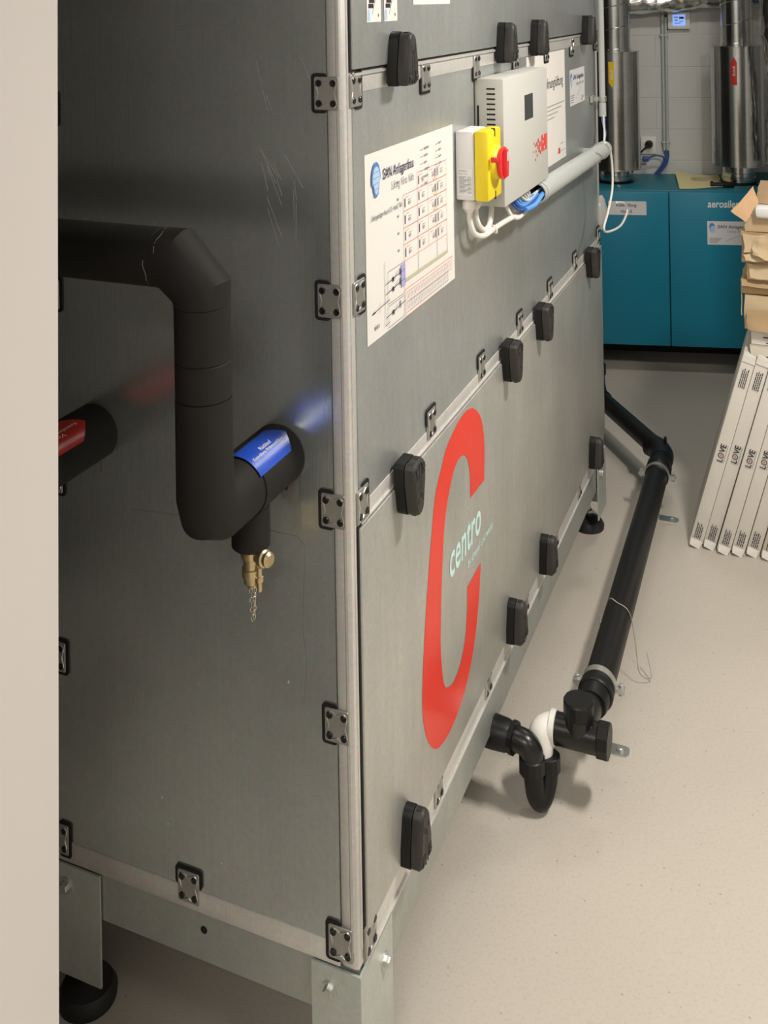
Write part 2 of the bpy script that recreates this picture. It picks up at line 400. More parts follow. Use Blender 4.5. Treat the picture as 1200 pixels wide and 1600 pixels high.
# base channel
bc = MB().box(.006, LEN-.006, .003, .020, .155, ZB-.001, b=.001).box(.006, LEN-.006, .02, .05, .155, .158).build('base_channel', 'zinc_base', vu)
MB().box(.02, LEN-.02, -.004, .004, ZB-.004, ZB-.0005).build('lip', 'aluminium', bc)
bc2 = MB().box(.003, .006, .006, WID-.006, .172, ZB-.001).box(.0045, .05, .006, WID-.006, .172, .175).build('base_channel', 'zinc_base', vu)
MB().box(LEN-.006, LEN-.003, .006, WID-.006, .155, ZB-.001).build('base_channel', 'zinc_base', vu)
MB().cyl((.976, .0035, .212), (.976, -.0005+.003, .212), .007, 14).build('hole', 'black_gap', bc)
MB().cyl((.0035, .273, .222), (.0024, .273, .222), .006, 14).build('hole', 'black_gap', bc2)
# legs: steel angle, hex bolts, threaded rod and rubber foot
def hexo(r): return [(r*math.cos(PI/3*i+.3), r*math.sin(PI/3*i+.3)) for i in range(6)]
def leg(uc, wc, du_, dw, lf=.118, lw=.078, fu=.045, fw=.045):
    t = .004
    g = MB()
    ztop = ZB-.002
    g.box(min(uc, uc+du_*lf), max(uc, uc+du_*lf), min(wc-dw*t, wc), max(wc-dw*t, wc), .062, ztop)
    g.box(min(uc-du_*t, uc), max(uc-du_*t, uc), min(wc-dw*t, wc+dw*lw), max(wc-dw*t, wc+dw*lw), .062, ztop)
    l = g.build('leg', 'zinc_leg', vu)
    n1 = Vector((0, -dw, 0)); n2 = Vector((-du_, 0, 0))
    for c, n, x in ((Vector((uc+du_*.085, wc-dw*t, .197)), n1, U), (Vector((uc-du_*t, wc+dw*.048, .213)), n2, W_)):
        b_ = MB().cyl(c, c+n*.002, .013, 20).build('washer', 'zinc_bolt', l)
        MB().prism(c+n*.002, x, Z, n, hexo(.0085), [(0, 1), (.006, 1), (.0075, .9)]).build('bolt', 'zinc_bolt', l)
    cc = Vector((uc+du_*fu, wc+dw*fw, 0))
    MB().cyl(cc+Z*.03, cc+Z*.17, .008, 14).build('threaded_rod', 'zinc_bolt', l)
    MB().lathe(cc, cc+Z*.05, [(0, .049), (.012, .050), (.026, .042), (.034, .022), (.040, .014), (.048, .013)], 32).build('foot', 'rubber_foot', l)
    MB().prism(cc+Z*.048, U, W_, Z, hexo(.014), [(0, 1), (.008, 1)]).build('nut', 'zinc_bolt', l)
leg(0, 0, 1, 1); leg(LEN, 0, -1, 1); leg(0, WID, 1, -1, .09, .118, .030, .062); leg(LEN, WID, -1, -1)

# bracket plates with four dark screws and a black gasket on the panel side
def rrect(x0, x1, y0, y1, r, n=4):
    out = []
    for cx, cy, a0 in ((x1-r, y1-r, 0), (x0+r, y1-r, PI/2), (x0+r, y0+r, PI), (x1-r, y0+r, 1.5*PI)):
        for i in range(n+1): a = a0+PI/2*i/n; out.append((cx+r*math.cos(a), cy+r*math.sin(a)))
    return out
PW, PH = .040, .050
def tmp_mesh(mb, name, mats, smooth=35):
    o = mb.build(name, mats, None, smooth); me = o.data; bpy.data.objects.remove(o); return me
X3, Y3, Z3 = Vector((1,0,0)), Vector((0,1,0)), Vector((0,0,1))
pm = MB().prism((0,0,0), X3, Y3, Z3, rrect(-PW/2, PW/2, -PH/2, PH/2, .003), [(0, 1), (.0028, 1), (.0036, .97)])
# embossed wavy rim with a lobe at each screw
ring = []
for i in range(64):
    a = 2*PI*i/64; rr_ = .0212+.0044*-math.cos(4*a); ring.append((rr_*math.cos(a)*.80*1.02, rr_*math.sin(a)*1.02))
o_ = len(pm.v); n = 64
for s_, h in ((1.07, .0034), (1.02, .0048), (.96, .0048), (.90, .0034)): pm.v += [Vector((x*s_, y*s_, h)) for x, y in ring]
for l_ in range(3):
    for j in range(n): pm.f.append((o_+l_*n+j, o_+l_*n+(j+1) % n, o_+(l_+1)*n+(j+1) % n, o_+(l_+1)*n+j)); pm.m.append(1)
plate_me = tmp_mesh(pm, 'bracket_mesh', ['bracket_steel', 'zinc_bolt'])
screw_me = tmp_mesh(MB().lathe((0,0,.0030), (0,0,.01), [(0, .0052), (.0022, .0052), (.0030, .0042), (.0026, .0022)], 14), 'screw_mesh', 'black_satin')
gask = {}
for d, (x0, x1, y0, y1) in {'L': (-PW/2-.0055, 0, -PH/2-.005, PH/2+.005), 'R': (0, PW/2+.0055, -PH/2-.005, PH/2+.005), 'U': (-PW/2-.005, PW/2+.005, 0, PH/2+.0055), 'D': (-PW/2-.005, PW/2+.005, -PH/2-.0055, 0)}.items():
    gask[d] = tmp_mesh(MB().prism((0,0,0), X3, Y3, Z3, rrect(x0, x1, y0, y1, .006), [(0, 1), (.0016, 1)]), 'gasket_mesh', 'black_gap')
def bracket(face, a, z, gd, lift=0.0):
    if face == 'left': mat = axes((-.0002-lift, a, z), (0,-1,0), (0,0,1), (-1,0,0))
    else: mat = axes((a, -.0002-lift, z), (1,0,0), (0,0,1), (0,-1,0))
    b_ = share(plate_me, 'bracket_plate', vu, mat)
    for sx in (-1, 1):
        for sy in (-1, 1): share(screw_me, 'screw', b_, Matrix.Translation((sx*.0118, sy*.0152, 0)))
    if gd: share(gask[gd], 'gasket', b_, Matrix.Translation((0,0,.0004)))
for z in (1.871, 1.560, 1.249, .935, .613, .288): bracket('left', .0285, z, 'L')
for z in (1.835, 1.525, 1.211, .900, .597, .288): bracket('left', .556, z, 'R')
bracket('left', .297, .287, 'U')
for z in (1.562, 1.249, .934): bracket('front', .036, z, 'R')
bracket('front', .036, .280, None, .001)
for u in (.34, .642, .943, 1.245, 1.549, 1.895): bracket('front', u, 1.560, 'D')
for u in (.34, .642, .943, 1.240, 1.542, 1.89): bracket('front', u, .939, 'U')
for u in (.344, .650, .952, 1.258, 1.552): bracket('front', u, .281, None)

# black door latches
def latch_meshes():
    def outl(hw, tw, y0, y1, n=10):      # hinge end square at y0, rounded narrow end at y1
        pts = [(-hw, y0+.006), (-hw+.005, y0), (hw-.005, y0), (hw, y0+.006), (hw, y0+.030)]
        for i in range(n+1):
            a = PI*i/n; pts.append((tw*math.cos(a), y1-tw+tw*math.sin(a)))
        pts.append((-hw, y0+.030)); return pts
    base = MB().prism((0,0,0), X3, Y3, Z3, outl(.0255, .0175, -.044, .045), [(0, 1), (.016, 1), (.0175, .985)])
    lever = MB().prism((0,0,0), X3, Y3, Z3, outl(.0245, .0160, -.043, .044), [(.0182, .97), (.019, 1), (.031, 1), (.0355, .94), (.0375, .84)])
    det = MB()
    for s in (-1, 1):
        det.box(s*.014-.0055, s*.014+.0055, -.036, -.020, .0366, .0381)
        det.box(s*.009-.0012, s*.009+.0012, .012, .022, .0366, .0380)
        det.box(s*.0045-.0006, s*.0045+.0006, -.041, .004, .0366, .0379)
    det.lathe((0, .010, .0366), (0, .010, .04), [(0, .0042), (.0014, .0042), (.0014, .002), (.0006, .002)], 14)
    det.box(-.0055, .0055, .0355, .0441, .022, .030).box(-.017, -.007, -.0434, -.036, .021, .030).box(.007, .017, -.0434, -.036, .021, .030)
    roll = MB()
    for s in (-1, 1): roll.cyl((s*.014-.0045, -.030, .0345), (s*.014+.0045, -.030, .0345), .0048, 14)
    return (tmp_mesh(base, 'latch_mesh', 'black_plastic'), tmp_mesh(lever, 'lever_mesh', 'latch_grey'), tmp_mesh(det, 'slot_mesh', 'slot'), tmp_mesh(roll, 'roller_mesh', 'latch_grey'))
LM = latch_meshes()
def latch(u, z, up, lift):
    s = 1 if up else -1
    b_ = share(LM[0], 'latch', vu, axes((u, -lift, z), (s,0,0), (0,0,s), (0,-1,0)))
    lv = share(LM[1], 'lever', b_, Matrix.Identity(4)); share(LM[2], 'slots', b_, Matrix.Identity(4)); share(LM[3], 'rollers', b_, Matrix.Identity(4))
for u in (.177, .797, 1.088, 1.692): latch(u, 1.602, True, .0055); latch(u, .901, False, .0055); latch(u, .332, True, .0055)

# red C logo and lettering on the lower door (film and print, one millimetre thick at most)
FO = Vector((0, -.0072, 0))
Cout = [(.631,.710),(.636,.747),(.637,.784),(.626,.828),(.602,.859),(.561,.884),(.512,.893),(.458,.886),(.405,.868),(.369,.837),(.340,.808),(.316,.740),(.297,.677),(.277,.599),(.262,.516),(.261,.470),(.272,.430),(.290,.398),(.318,.370),(.351,.355),(.396,.349),(.452,.355),(.504,.378),(.543,.414),(.566,.451),(.585,.498),(.600,.556)]
Cin = [(.512,.554),(.507,.503),(.492,.460),(.464,.434),(.426,.424),(.390,.434),(.370,.454),(.361,.486),(.356,.524),(.358,.561),(.364,.618),(.375,.682),(.387,.733),(.410,.775),(.443,.808),(.473,.819),(.506,.813),(.529,.792),(.540,.756),(.539,.714)][::-1]
def smooth_resample(pts, n):
    P = [Vector(p) for p in pts]; dense = []
    for i in range(len(P)-1):
        p0, p1, p2, p3 = P[max(i-1, 0)], P[i], P[i+1], P[min(i+2, len(P)-1)]
        for k_ in range(8):
            t = k_/8
            dense.append(.5*((2*p1)+(-p0+p2)*t+(2*p0-5*p1+4*p2-p3)*t*t+(-p0+3*p1-3*p2+p3)*t**3))
    dense.append(P[-1]); L_ = [0]
    for a, b_ in zip(dense, dense[1:]): L_.append(L_[-1]+(b_-a).length)
    out = []; j = 0
    for k_ in range(n):
        t = L_[-1]*k_/(n-1)
        while j < len(L_)-2 and L_[j+1] < t: j += 1
        f_ = (t-L_[j])/max(1e-9, L_[j+1]-L_[j]); out.append(dense[j].lerp(dense[j+1], f_))
    return out
a_, b_ = smooth_resample(Cout, 72), smooth_resample(Cin, 72)
lg = MB(); lg.add([(p.x, -.0070, p.y) for p in a_]+[(p.x, -.0070, p.y) for p in b_], [(i, i+1, 73+i, 72+i) for i in range(71)])
lgo = lg.build('logo', 'red_film', vu, 0); lgo['label'] = 'large glossy red letter C film'
tx = MB(); put_text(tx, 'centro', FO, U, Z, .411, .604, .6195, .676, weight=.016, shear=.12)
tx.build('lettering', 'mint_print', vu, 0)['label'] = 'pale mint lettering centro'
tx = MB(); put_text(tx, 'by drexel und weiss', FO, U, Z, .516, .682, .583, .604, weight=.016, shear=.05, space=1.05)
tx.build('lettering', 'mint_print', vu, 0)['label'] = 'small pale mint line of lettering'
# stickers on the upper door, the firm card and the test tags
def card(parent, o, x, y, w_, h, firm=True, wd='card'):
    n_ = Vector(x).cross(Vector(y)).normalized(); o = Vector(o)
    c = MB().quad(o, x, y, 0, w_, 0, h).build(wd, 'label_white', parent, 0, normals=False)
    p_ = MB(); o2 = o+n_*.0004
    for i in range(14):
        a = 2*PI*i/14
    el = [(w_*.10+w_*.062*math.cos(2*PI*i/20)*(1.0 if i < 10 else .8), h*.72+h*.20*math.sin(2*PI*i/20)) for i in range(20)]
    p_.add([o2+Vector(x)*q[0]+Vector(y)*q[1] for q in el], [tuple(range(20))], 0)
    el = [(w_*.115+w_*.05*math.cos(2*PI*i/20), h*.66+h*.15*math.sin(2*PI*i/20)) for i in range(20)]
    p_.add([o2+n_*.0002+Vector(x)*q[0]+Vector(y)*q[1] for q in el], [tuple(range(20))], 1)
    put_text(p_, 'SAN Anlagenbau', o2, x, y, w_*.22, w_*.92, h*.66, h*.84, 2, weight=.010, shear=.1)
    put_text(p_, 'Lüftung  Klima  Kälte', o2, x, y, w_*.42, w_*.92, h*.50, h*.62, 3, shear=.2)
    for k_ in range(4):
        p_.quad(o2, x, y, w_*.04, w_*(.30-.03*k_), h*(.26-.06*k_), h*(.285-.06*k_), 3)
        p_.quad(o2, x, y, w_*.74, w_*(.94-.04*k_), h*(.16-.04*k_), h*(.18-.04*k_), 3)
    # hand-drawn flourish
    for k_ in range(6): p_.line(o2, x, y, (w_*(.40+.06*k_), h*(.16+.05*k_+.02*(k_ % 2))), (w_*(.46+.06*k_), h*(.21+.05*k_+.02*((k_+1) % 2))), h*.015, 3)
    p_.build('print', ['logo_blue', 'logo_pale', 'ink_navy', 'ink_grey'], c, 0, normals=False)
    return c
card(vu, (1.526, .0003, 1.387), U, Z, .206, .104)
for u0 in (.072, .142):
    st_ = MB().quad((u0, -.0072, 1.664), U, Z, 0, .056, 0, .085).build('sticker', 'ink_olive' if 0 else 'paper', vu, 0, normals=False)
    q = MB(); o = (u0, -.0075, 1.664)
    for k_ in range(7): q.quad(o, U, Z, .006+.003*(k_ % 2), .026+.004*(k_ % 3), .022+.008*k_, .029+.008*k_, 0)
    q.quad(o, U, Z, .004, .012, .002, .020, 1); q.quad(o, U, Z, .044, .047, .008, .013, 0)
    q.line(o, U, Z, (.02, .012), (.05, .06), .0012, 2)
    q.build('print', ['ink', 'logo_pale', 'ink_grey'], st_, 0, normals=False)
MB().quad((.272, -.0072, 1.690), U, Z, 0, .195, 0, .11).build('sticker', 'paper', vu, 0, normals=False)
for a, z in ((.118, .938), (.487, .922)):
    tg = MB().quad((.0002, a, z), -W_, Z, 0, .03, 0, .045).build('test_tag', 'bracket_steel', vu, 0, normals=False)
    MB().line((-.0002, a, z), -W_, Z, (.008, .014), (.016, .034), .004).build('tick', 'ink', tg, 0, normals=False)
# pencil marks and scratches on the side sheet
sc_ = MB(); o = (.0031, 0, 0)
def wl(p, q, t, mi=0): sc_.line((.0004, 0, 0), W_, Z, p, q, t, mi)
wl((.40, .872), (.20, .884), .0009); wl((.20, .884), (.092, .884), .0009); wl((.092, .884), (.080, .872), .0009)
pts = [(.080,.872),(.083,.80),(.085,.74),(.080,.70),(.083,.66),(.086,.63)]
for a, b_ in zip(pts, pts[1:]): wl(a, b_, .0008)
wl((.262, .866), (.258, .854), .0022)
sc_.build('pencil_mark', 'bracket_steel', sp_, 0, normals=False)['kind'] = 'stuff'
sm = MB()
for i in range(16):
    a, z = random.uniform(.07, .15), random.uniform(1.36, 1.62); d = random.uniform(-.02, .02)
    sm.line((.0003, 0, 0), W_, Z, (a, z), (a-.012-d, z-random.uniform(.02, .06)), .0005)
for a, z in ((.345, .417), (.335, .377), (.235, .345), (.11, .66)):
    sm.line((.0003, 0, 0), W_, Z, (a, z), (a+.002, z-.005), .003)
sm.build('scratch', 'aluminium', sp_, 0, normals=False)['kind'] = 'stuff'

# ================================================================== PAPERS ON THE FRONT
pl = thing('paper_plan', (.070, .002, 1.1605), MF, 'white paper system diagram sheet taped to the front of the steel unit', 'paper')
sh = MB(); nx, nz_ = 14, 10; V_ = []; F_ = []
for j in range(nz_+1):
    for i in range(nx+1):
        V_.append((.070+.42*i/nx, .0003-.0012*math.sin(PI*i/nx)*math.sin(PI*j/nz_), 1.1605+.297*j/nz_))
for j in range(nz_):
    for i in range(nx): F_.append((j*(nx+1)+i, j*(nx+1)+i+1, (j+1)*(nx+1)+i+1, (j+1)*(nx+1)+i))
sh.add(V_, F_); sheet = sh.build('sheet', 'paper', pl, 60, normals=False)
O = Vector((.070, -.0018, 1.1605)); pr = MB()
# footprint-like logo
for s_, dx, mi in ((1.0, 0, 0), (.8, .001, 1)):
    fp = []
    for i in range(28):
        a = 2*PI*i/28; r = .0175*(1+.18*math.sin(a)); fp.append((.040+dx+r*.95*math.cos(a)*s_*(1.1 if math.sin(a) > 0 else .78), .248+r*1.62*math.sin(a)*s_))
    pr.add([O+U*p[0]+Z*p[1]+W_*(-.0001*(mi+1)) for p in fp], [tuple(range(28))], mi)
for k_ in range(6): pr.line(O+W_*-.0003, U, Z, (.028, .228+.009*k_), (.052, .230+.009*k_), .001, 0)
put_text(pr, 'SAN Anlagenbau', O, U, Z, .069, .206, .243, .266, 2, weight=.012, shear=.08)
put_text(pr, 'Lüftung  Klima  Kälte', O, U, Z, .106, .206, .222, .240, 3, shear=.1)
put_text(pr, 'Lüftungsanlagen Haus A, Dr. Haindl, Telfs', O, U, Z, .020, .148, .188, .199, 2)
for k_ in range(6):
    pr.quad(O, U, Z, .240, .256, .272-.0125*k_, .2733-.0125*k_, 4 if k_ != 3 else 5)
    pr.quad(O, U, Z, .260, .283-.006*(k_ % 3), .2715-.0125*k_, .275-.0125*k_, 3)
    if k_ < 4: pr.quad(O, U, Z, .318, .333, .272-.0125*k_, .273-.0125*k_, 3); pr.quad(O, U, Z, .337, .347, .2715-.0125*k_, .275-.0125*k_, 3)
# building section: storeys with rooms
xs = [.155, .222, .275, .320, .375]; zs = [.096, .124, .152, .180, .208, .236]
for r in range(5):
    for c in range(4):
        if r == 4 and c == 0: continue
        x0, x1, z0, z1 = xs[c], xs[c+1], zs[r], zs[r+1]
        for p_, q_, mi in (((x0,z0),(x1,z0),4),((x0,z1),(x1,z1),4),((x0,z0),(x0,z1),4 if c != 2 else 6),((x1,z0),(x1,z1),4)): pr.line(O, U, Z, p_, q_, .0011, mi)
        xx = x0+.006 if c != 2 else x1-.008
        pr.quad(O, U, Z, xx, xx+.0028, z0+.006, z0+.021, 2)
        pr.quad(O, U, Z, x0+.024, x0+.027, z0+.008, z0+.014, 3); pr.quad(O, U, Z, x0+.031, x0+.033, z0+.008, z0+.014, 3); pr.quad(O, U, Z, x0+.022, x0+.036, z0+.016, z0+.017, 3)
        pr.quad(O, U, Z, x0+.010, x0+.026, z1-.006, z1-.005, 4)
        if c == 2 and r in (2, 3, 4): pr.quad(O, U, Z, x0+.030, x1-.001, z0+.002, z0+.005, 6)
for x0, x1 in ((.155, .222), (.222, .320), (.320, .375)):
    for p_, q_ in (((x0,.096),(x0,.066)),((x1,.096),(x1,.066))): pr.line(O, U, Z, p_, q_, .0012, 3)
pr.quad(O, U, Z, .160, .375, .060, .066, 7)
pr.line(O, U, Z, (.375, .060), (.375, .096), .0011, 4)
# two ventilation units, lines and symbol row
for z0 in (.034, -.022):
    x0, x1 = .083, .155; z0 = z0+.010; z1 = z0+.052
    z0 = max(z0, .006); 
    for p_, q_ in (((x0,z0),(x1,z0)),((x0,z1),(x1,z1)),((x0,z0),(x0,z1)),((x1,z0),(x1,z1))): pr.line(O, U, Z, p_, q_, .0009, 3)
    for zz in (.018, .034):
        if z0+zz < z1:
            pr.line(O, U, Z, (x0-.008, z0+zz), (x1+.002, z0+zz+.006), .0014, 2); pr.quad(O, U, Z, x0+.018, x0+.024, z0+zz-.002, z0+zz+.005, 2)
            pr.line(O, U, Z, (x0+.022, z0+zz-.004), (x0+.040, z0+zz+.010), .0009, 2); pr.quad(O, U, Z, x1-.022, x1-.019, z0+zz, z0+zz+.012, 2)
pr.quad(O, U, Z, .140, .158, .056, .094, 5)
pr.line(O, U, Z, (.070, .012), (.070, .115), .0011, 3); pr.line(O, U, Z, (.070, .012), (.088, .014), .0011, 2)
pr.line(O, U, Z, (.022, .046), (.088, .050), .0013, 2); pr.line(O, U, Z, (.048, .040), (.048, .056), .0012, 4); pr.quad(O, U, Z, .018, .030, .0445, .047, 2)
for k_ in range(5): pr.quad(O, U, Z, .128, .134, .118+.0285*k_, .122+.0285*k_, 3)
pr.quad(O, U, Z, .028, .036, .018, .024, 3); pr.quad(O, U, Z, .040, .044, .018, .024, 3)
for z0, n_ in ((.026, 14), (.008, 13)):
    for k_ in range(n_):
        x0 = .165+.0165*k_
        for p_, q_ in (((x0,z0),(x0,z0+.016)),((x0,z0),(x0+.0165,z0)),((x0,z0+.016),(x0+.0165,z0+.016)),((x0+.0165,z0),(x0+.0165,z0+.016))): pr.line(O, U, Z, p_, q_, .0008, 4 if (k_ == 0 or z0 > .02) else 3)
        pr.line(O, U, Z, (x0+.005, z0+.004), (x0+.010, z0+.012), .0011, 2)
for p_, q_ in (((.158,.002),(.340,.002)),((.158,.002),(.158,.048)),((.158,.048),(.402,.048)),((.402,.048),(.402,.022))): pr.line(O, U, Z, p_, q_, .0012, 4)
pr.build('print', ['logo_blue', 'logo_pale', 'ink_navy', 'ink_grey', 'ink_red', 'ink_lilac', 'ink_orange', 'ink_olive'], sheet, 0, normals=False)

nt_ = thing('paper_notice', (1.05, .002, 1.256), MF, 'white paper notice on the steel front, partly hidden behind the grey control box', 'paper')
s2 = MB().box(1.05, 1.462, -.0004, .0004, 1.256, 1.555).build('sheet', 'paper', nt_, 0)
O = Vector((1.05, -.0008, 1.256)); pr = MB()
put_text(pr, 'Komfort-Wohnungslüftung', O, U, Z, .03, .385, .195, .232, 0)
pr.quad(O, U, Z, .022, .034, .245, .278, 1); pr.quad(O, U, Z, .036, .052, .245, .252, 1); pr.quad(O, U, Z, .022, .052, .254, .258, 1)
for k_ in range(4): pr.quad(O, U, Z, .20, .40-.04*k_, .155-.011*k_, .1575-.011*k_, 2)
pr.quad(O, U, Z, .345, .380, .042, .044, 2); pr.quad(O, U, Z, .30, .40, .022, .0235, 2)
pr.quad(O, U, Z, .318, .340, .018, .034, 3)
pr.build('print', ['ink', 'logo_pale', 'ink_grey', 'red_print'], s2, 0, normals=False)

# ================================================================== CONTROL BOX AND ISOLATOR
cb = thing('control_box', (.628, .0, 1.274), MF, 'grey sheet metal control box with side vents and a small dark window', 'control box')
B0, B1, BZ0, BZ1, BW = .628, .998, 1.274, 1.5355, -.0625
MB().box(B0+.004, B1-.004, -.022, .0, BZ0+.004, BZ1-.004, b=.002).build('back_plate', 'box_grey', cb)
cv = MB().box(B0, B1, BW, -.006, BZ0, BZ1, b=.0022).build('cover', 'box_grey', cb)
for k_ in range(14):
    z = BZ1-.021-.0104*k_
    MB().box(B0-.0004, B0+.0006, -.045, -.027, z-.0018, z+.0018).build('vent_slot', 'slot', cv)
MB().box(B0-.0004, B0+.002, -.0105, -.006, BZ1-.10, BZ1-.055).build('notch', 'slot', cv)
MB().box(.792, .862, BW-.0006, BW+.002, 1.432, 1.487).build('display_window', 'dark_screen', cv)
lr = MB(); O = Vector((0, BW-.0008, 0))
lr.add([O+U*.935+Z*1.345, O+U*.985+Z*1.345, O+U*.985+Z*1.382, O+U*.935+Z*1.382], [(0,1,2,3)], 0)
for (x, z, s_) in ((.912,1.352,.010),(.920,1.364,.012),(.902,1.360,.008),(.892,1.368,.009),(.906,1.374,.008),(.878,1.366,.006),(.884,1.352,.006),(.868,1.372,.005),(.923,1.345,.008),(.893,1.342,.006),(.862,1.354,.004),(.878,1.334,.005)):
    lr.quad(O, U, Z, x-s_/2, x+s_*.6, z-s_/2, z+s_/2, 0)
for (x, z) in ((.942,1.366),(.955,1.352),(.948,1.378)): lr.quad(O+W_*-.0002, U, Z, x, x+.009, z-.003, z+.003, 1)
lr.build('logo', ['red_print', 'box_grey'], cv, 0, normals=False)['label'] = 'red pixel logo'

iso = thing('isolator_switch', (.503, 0, 1.31), MF, 'yellow and grey isolator switch with a red rotary knob', 'switch')
S0, S1, SZ0, SZ1 = .503, .592, 1.309, 1.443
MB().box(S0, S1, -.038, 0, SZ0, SZ1, b=.004).build('back_box', 'label_white', iso)
ld_ = MB().box(S0-.0005, S1+.0005, -.067, -.0385, SZ0-.001, SZ1+.001, b=.005).build('lid', 'yellow_plastic', iso)
for z in (SZ0+.006, SZ1-.006): MB().box(.545, .550, -.0675, -.060, z-.008, z+.008).build('screw_slot', 'slot', ld_)
KC = Vector((.548, -.067, 1.378))
MB().lathe(KC, KC-W_*.03, [(0, .036), (.006, .034), (.011, .030), (.012, .028)], 36).build('collar', 'yellow_plastic', iso)
kb = MB().lathe(KC-W_*.012, KC-W_*.06, [(0, .0285), (.002, .0315), (.007, .0315), (.008, .028), (.005, .027)], 36).build('knob', 'red_plastic', iso)
gp = MB().prism(KC-W_*.016, U*.4+Z*.0+U*.6, Z, -W_, [(-.0065,-.027),(.0065,-.027),(.0085,0),(.0065,.027),(-.0065,.027),(-.0085,0)], [(0, 1), (.008, 1), (.0095, .9)])
gp.build('grip', 'red_plastic', kb)
MB().box(.5455, .5505, -.0931, -.0920, 1.382, 1.400).build('pointer', 'white_print', kb)
MB().box(.505, .513, -.0845, -.0700, 1.384, 1.394, b=.002).build('tab', 'red_plastic', ld_)
lb = MB().quad((S0-.0006, -.004, 1.319), -W_, Z, 0, .030, 0, .052).build('rating_label', 'white_print', iso, 0, normals=False)
q = MB(); O = (S0-.0009, -.004, 1.319)
put_text(q, 'KEMMERICH', O, -W_, Z, .002, .020, .0455, .0490); put_text(q, 'NL RT1 32 E', O, -W_, Z, .002, .020, .040, .0432)
for k_ in range(14): q.quad(O, -W_, Z, .002+.001*(k_ % 3), .014+.004*(k_ % 4), .004+.0024*k_, .0051+.0024*k_); q.quad(O, -W_, Z, .020, .0285, .004+.0024*k_, .0048+.0024*k_)
q.build('print', 'ink_grey', lb, 0, normals=False)
for u in (.524, .566):
    g = MB().lathe((u, -.020, SZ0+.001), (u, -.020, SZ0-.04), [(0, .0115), (.006, .0115), (.006, .0135), (.020, .0135), (.024, .0095), (.028, .0080)], 14)
    g.build('cable_gland', 'white_plastic', iso)

def bez(pts, n=8):
    P = [Vector(p) for p in pts]; out = []
    for i in range(len(P)-1):
        p0, p1, p2, p3 = P[max(i-1, 0)], P[i], P[i+1], P[min(i+2, len(P)-1)]
        for k_ in range(n):
            t = k_/n; out.append(.5*((2*p1)+(-p0+p2)*t+(2*p0-5*p1+4*p2-p3)*t*t+(-p0+3*p1-3*p2+p3)*t**3))
    out.append(P[-1]); return out
def cable(pts, r, mat, name, label, group=None, n=10):
    return single(MB().sweep(bez(pts), r, n), name, mat, pts[0], MF, label, 'cable', group)
cable([(.524,-.020,1.286),(.525,-.021,1.262),(.537,-.026,1.238),(.575,-.032,1.226),(.63,-.036,1.228),(.70,-.038,1.228),(.76,-.040,1.226),(.80,-.044,1.222),(.86,-.048,1.230),(.97,-.05,1.238)], .0056, 'white_cable', 'white_cable', 'thick white cable looping from the left gland of the yellow switch to the grey tube')
cable([(.566,-.020,1.286),(.568,-.020,1.262),(.578,-.024,1.243),(.600,-.028,1.232),(.625,-.030,1.240),(.645,-.028,1.262),(.650,-.026,1.282)], .0056, 'white_cable', 'white_cable', 'white cable looping from the right gland of the switch up into the control box')
cable([(.735,-.030,1.280),(.742,-.032,1.255),(.752,-.038,1.234),(.775,-.045,1.222),(.81,-.050,1.224),(.87,-.054,1.236),(.97,-.054,1.243)], .0045, 'white_cable', 'white_cable', 'white cable leaving the control box bottom beside the blue ones')
tie = MB().lathe((.628,-.034,1.228), (.634,-.034,1.228), [(0,.0085),(.006,.0085)], 14).box(.628,.634,-.044,-.038,1.220,1.228)
single(tie, 'cable_tie', 'white_cable', (.63,-.034,1.228), MF, 'white cable tie round the looping white switch cables', 'cable tie')
for i in range(4):
    cable([(.748+.014*i,-.036,1.279),(.755+.014*i,-.042-.002*i,1.256-.001*i),(.785+.010*i,-.052,1.238+.003*i),(.85,-.060+.002*i,1.238+.004*i),(.97,-.058+.004*i,1.240+.003*i)], .0032, 'dark_blue_cable' if i < 2 else 'blue_cable', 'blue_cable', 'blue cable bundled between control box and grey tube end', 'blue cables at the grey tube')
for i in range(4):
    cable([(.800+.020*i,-.040,1.279),(.806+.020*i,-.050,1.262),(.84+.012*i,-.056+.003*i,1.250),(.97,-.046-.003*i,1.250+.002*i)], .0028, 'grey_cable', 'grey_cable', 'thin pale grey cable running from box into tube end', 'grey cables at the grey tube')
cable([(.80,-.058,1.236),(.86,-.064,1.236),(.92,-.064,1.246),(.97,-.06,1.249)], .0055, 'blue_cable', 'blue_cable', 'bright blue thick cable in the open grey tube end')

# grey tube along the front with clamp collars
gt = thing('conduit_tube', (.93, -.05, 1.248), MF, 'thick pale grey plastic conduit tube running along the steel front', 'conduit')
tb = MB(); r0, r1 = .0235, .0205; n = 32; TB0, TB1 = Vector((.930,-.05,1.248)), Vector((1.765,-.05,1.236))
tb.lathe(TB0, TB1, [(.06, r1), (0, r1), (0, r0), ((TB1-TB0).length, r0), ((TB1-TB0).length, r1), ((TB1-TB0).length-.05, r1)], n, caps=False)
tb.build('tube', 'conduit_grey', gt)
MB().lathe(TB0+U*.062, TB0+U*.066, [(0, .0001), (0, r1), (.003, r1), (.003, .0001)], n).build('inside', 'black_gap', gt)
for u in (.945, 1.70):
    c = TB0.lerp(TB1, (u-.93)/.835)
    k_ = MB().lathe(c, c+U*.02, [(0, r0+.0005), (0, r0+.002), (.016, r0+.002), (.016, r0+.0005)], n, caps=False).box(u, u+.016, -.026, .004, c.z-.006, c.z+.006).build('clamp', 'conduit_grey', gt)
    MB().cyl((u+.008, -.045, c.z-r0), (u+.008, -.045, c.z-r0-.012), .004, 10).build('clamp_screw', 'bracket_steel', k_)
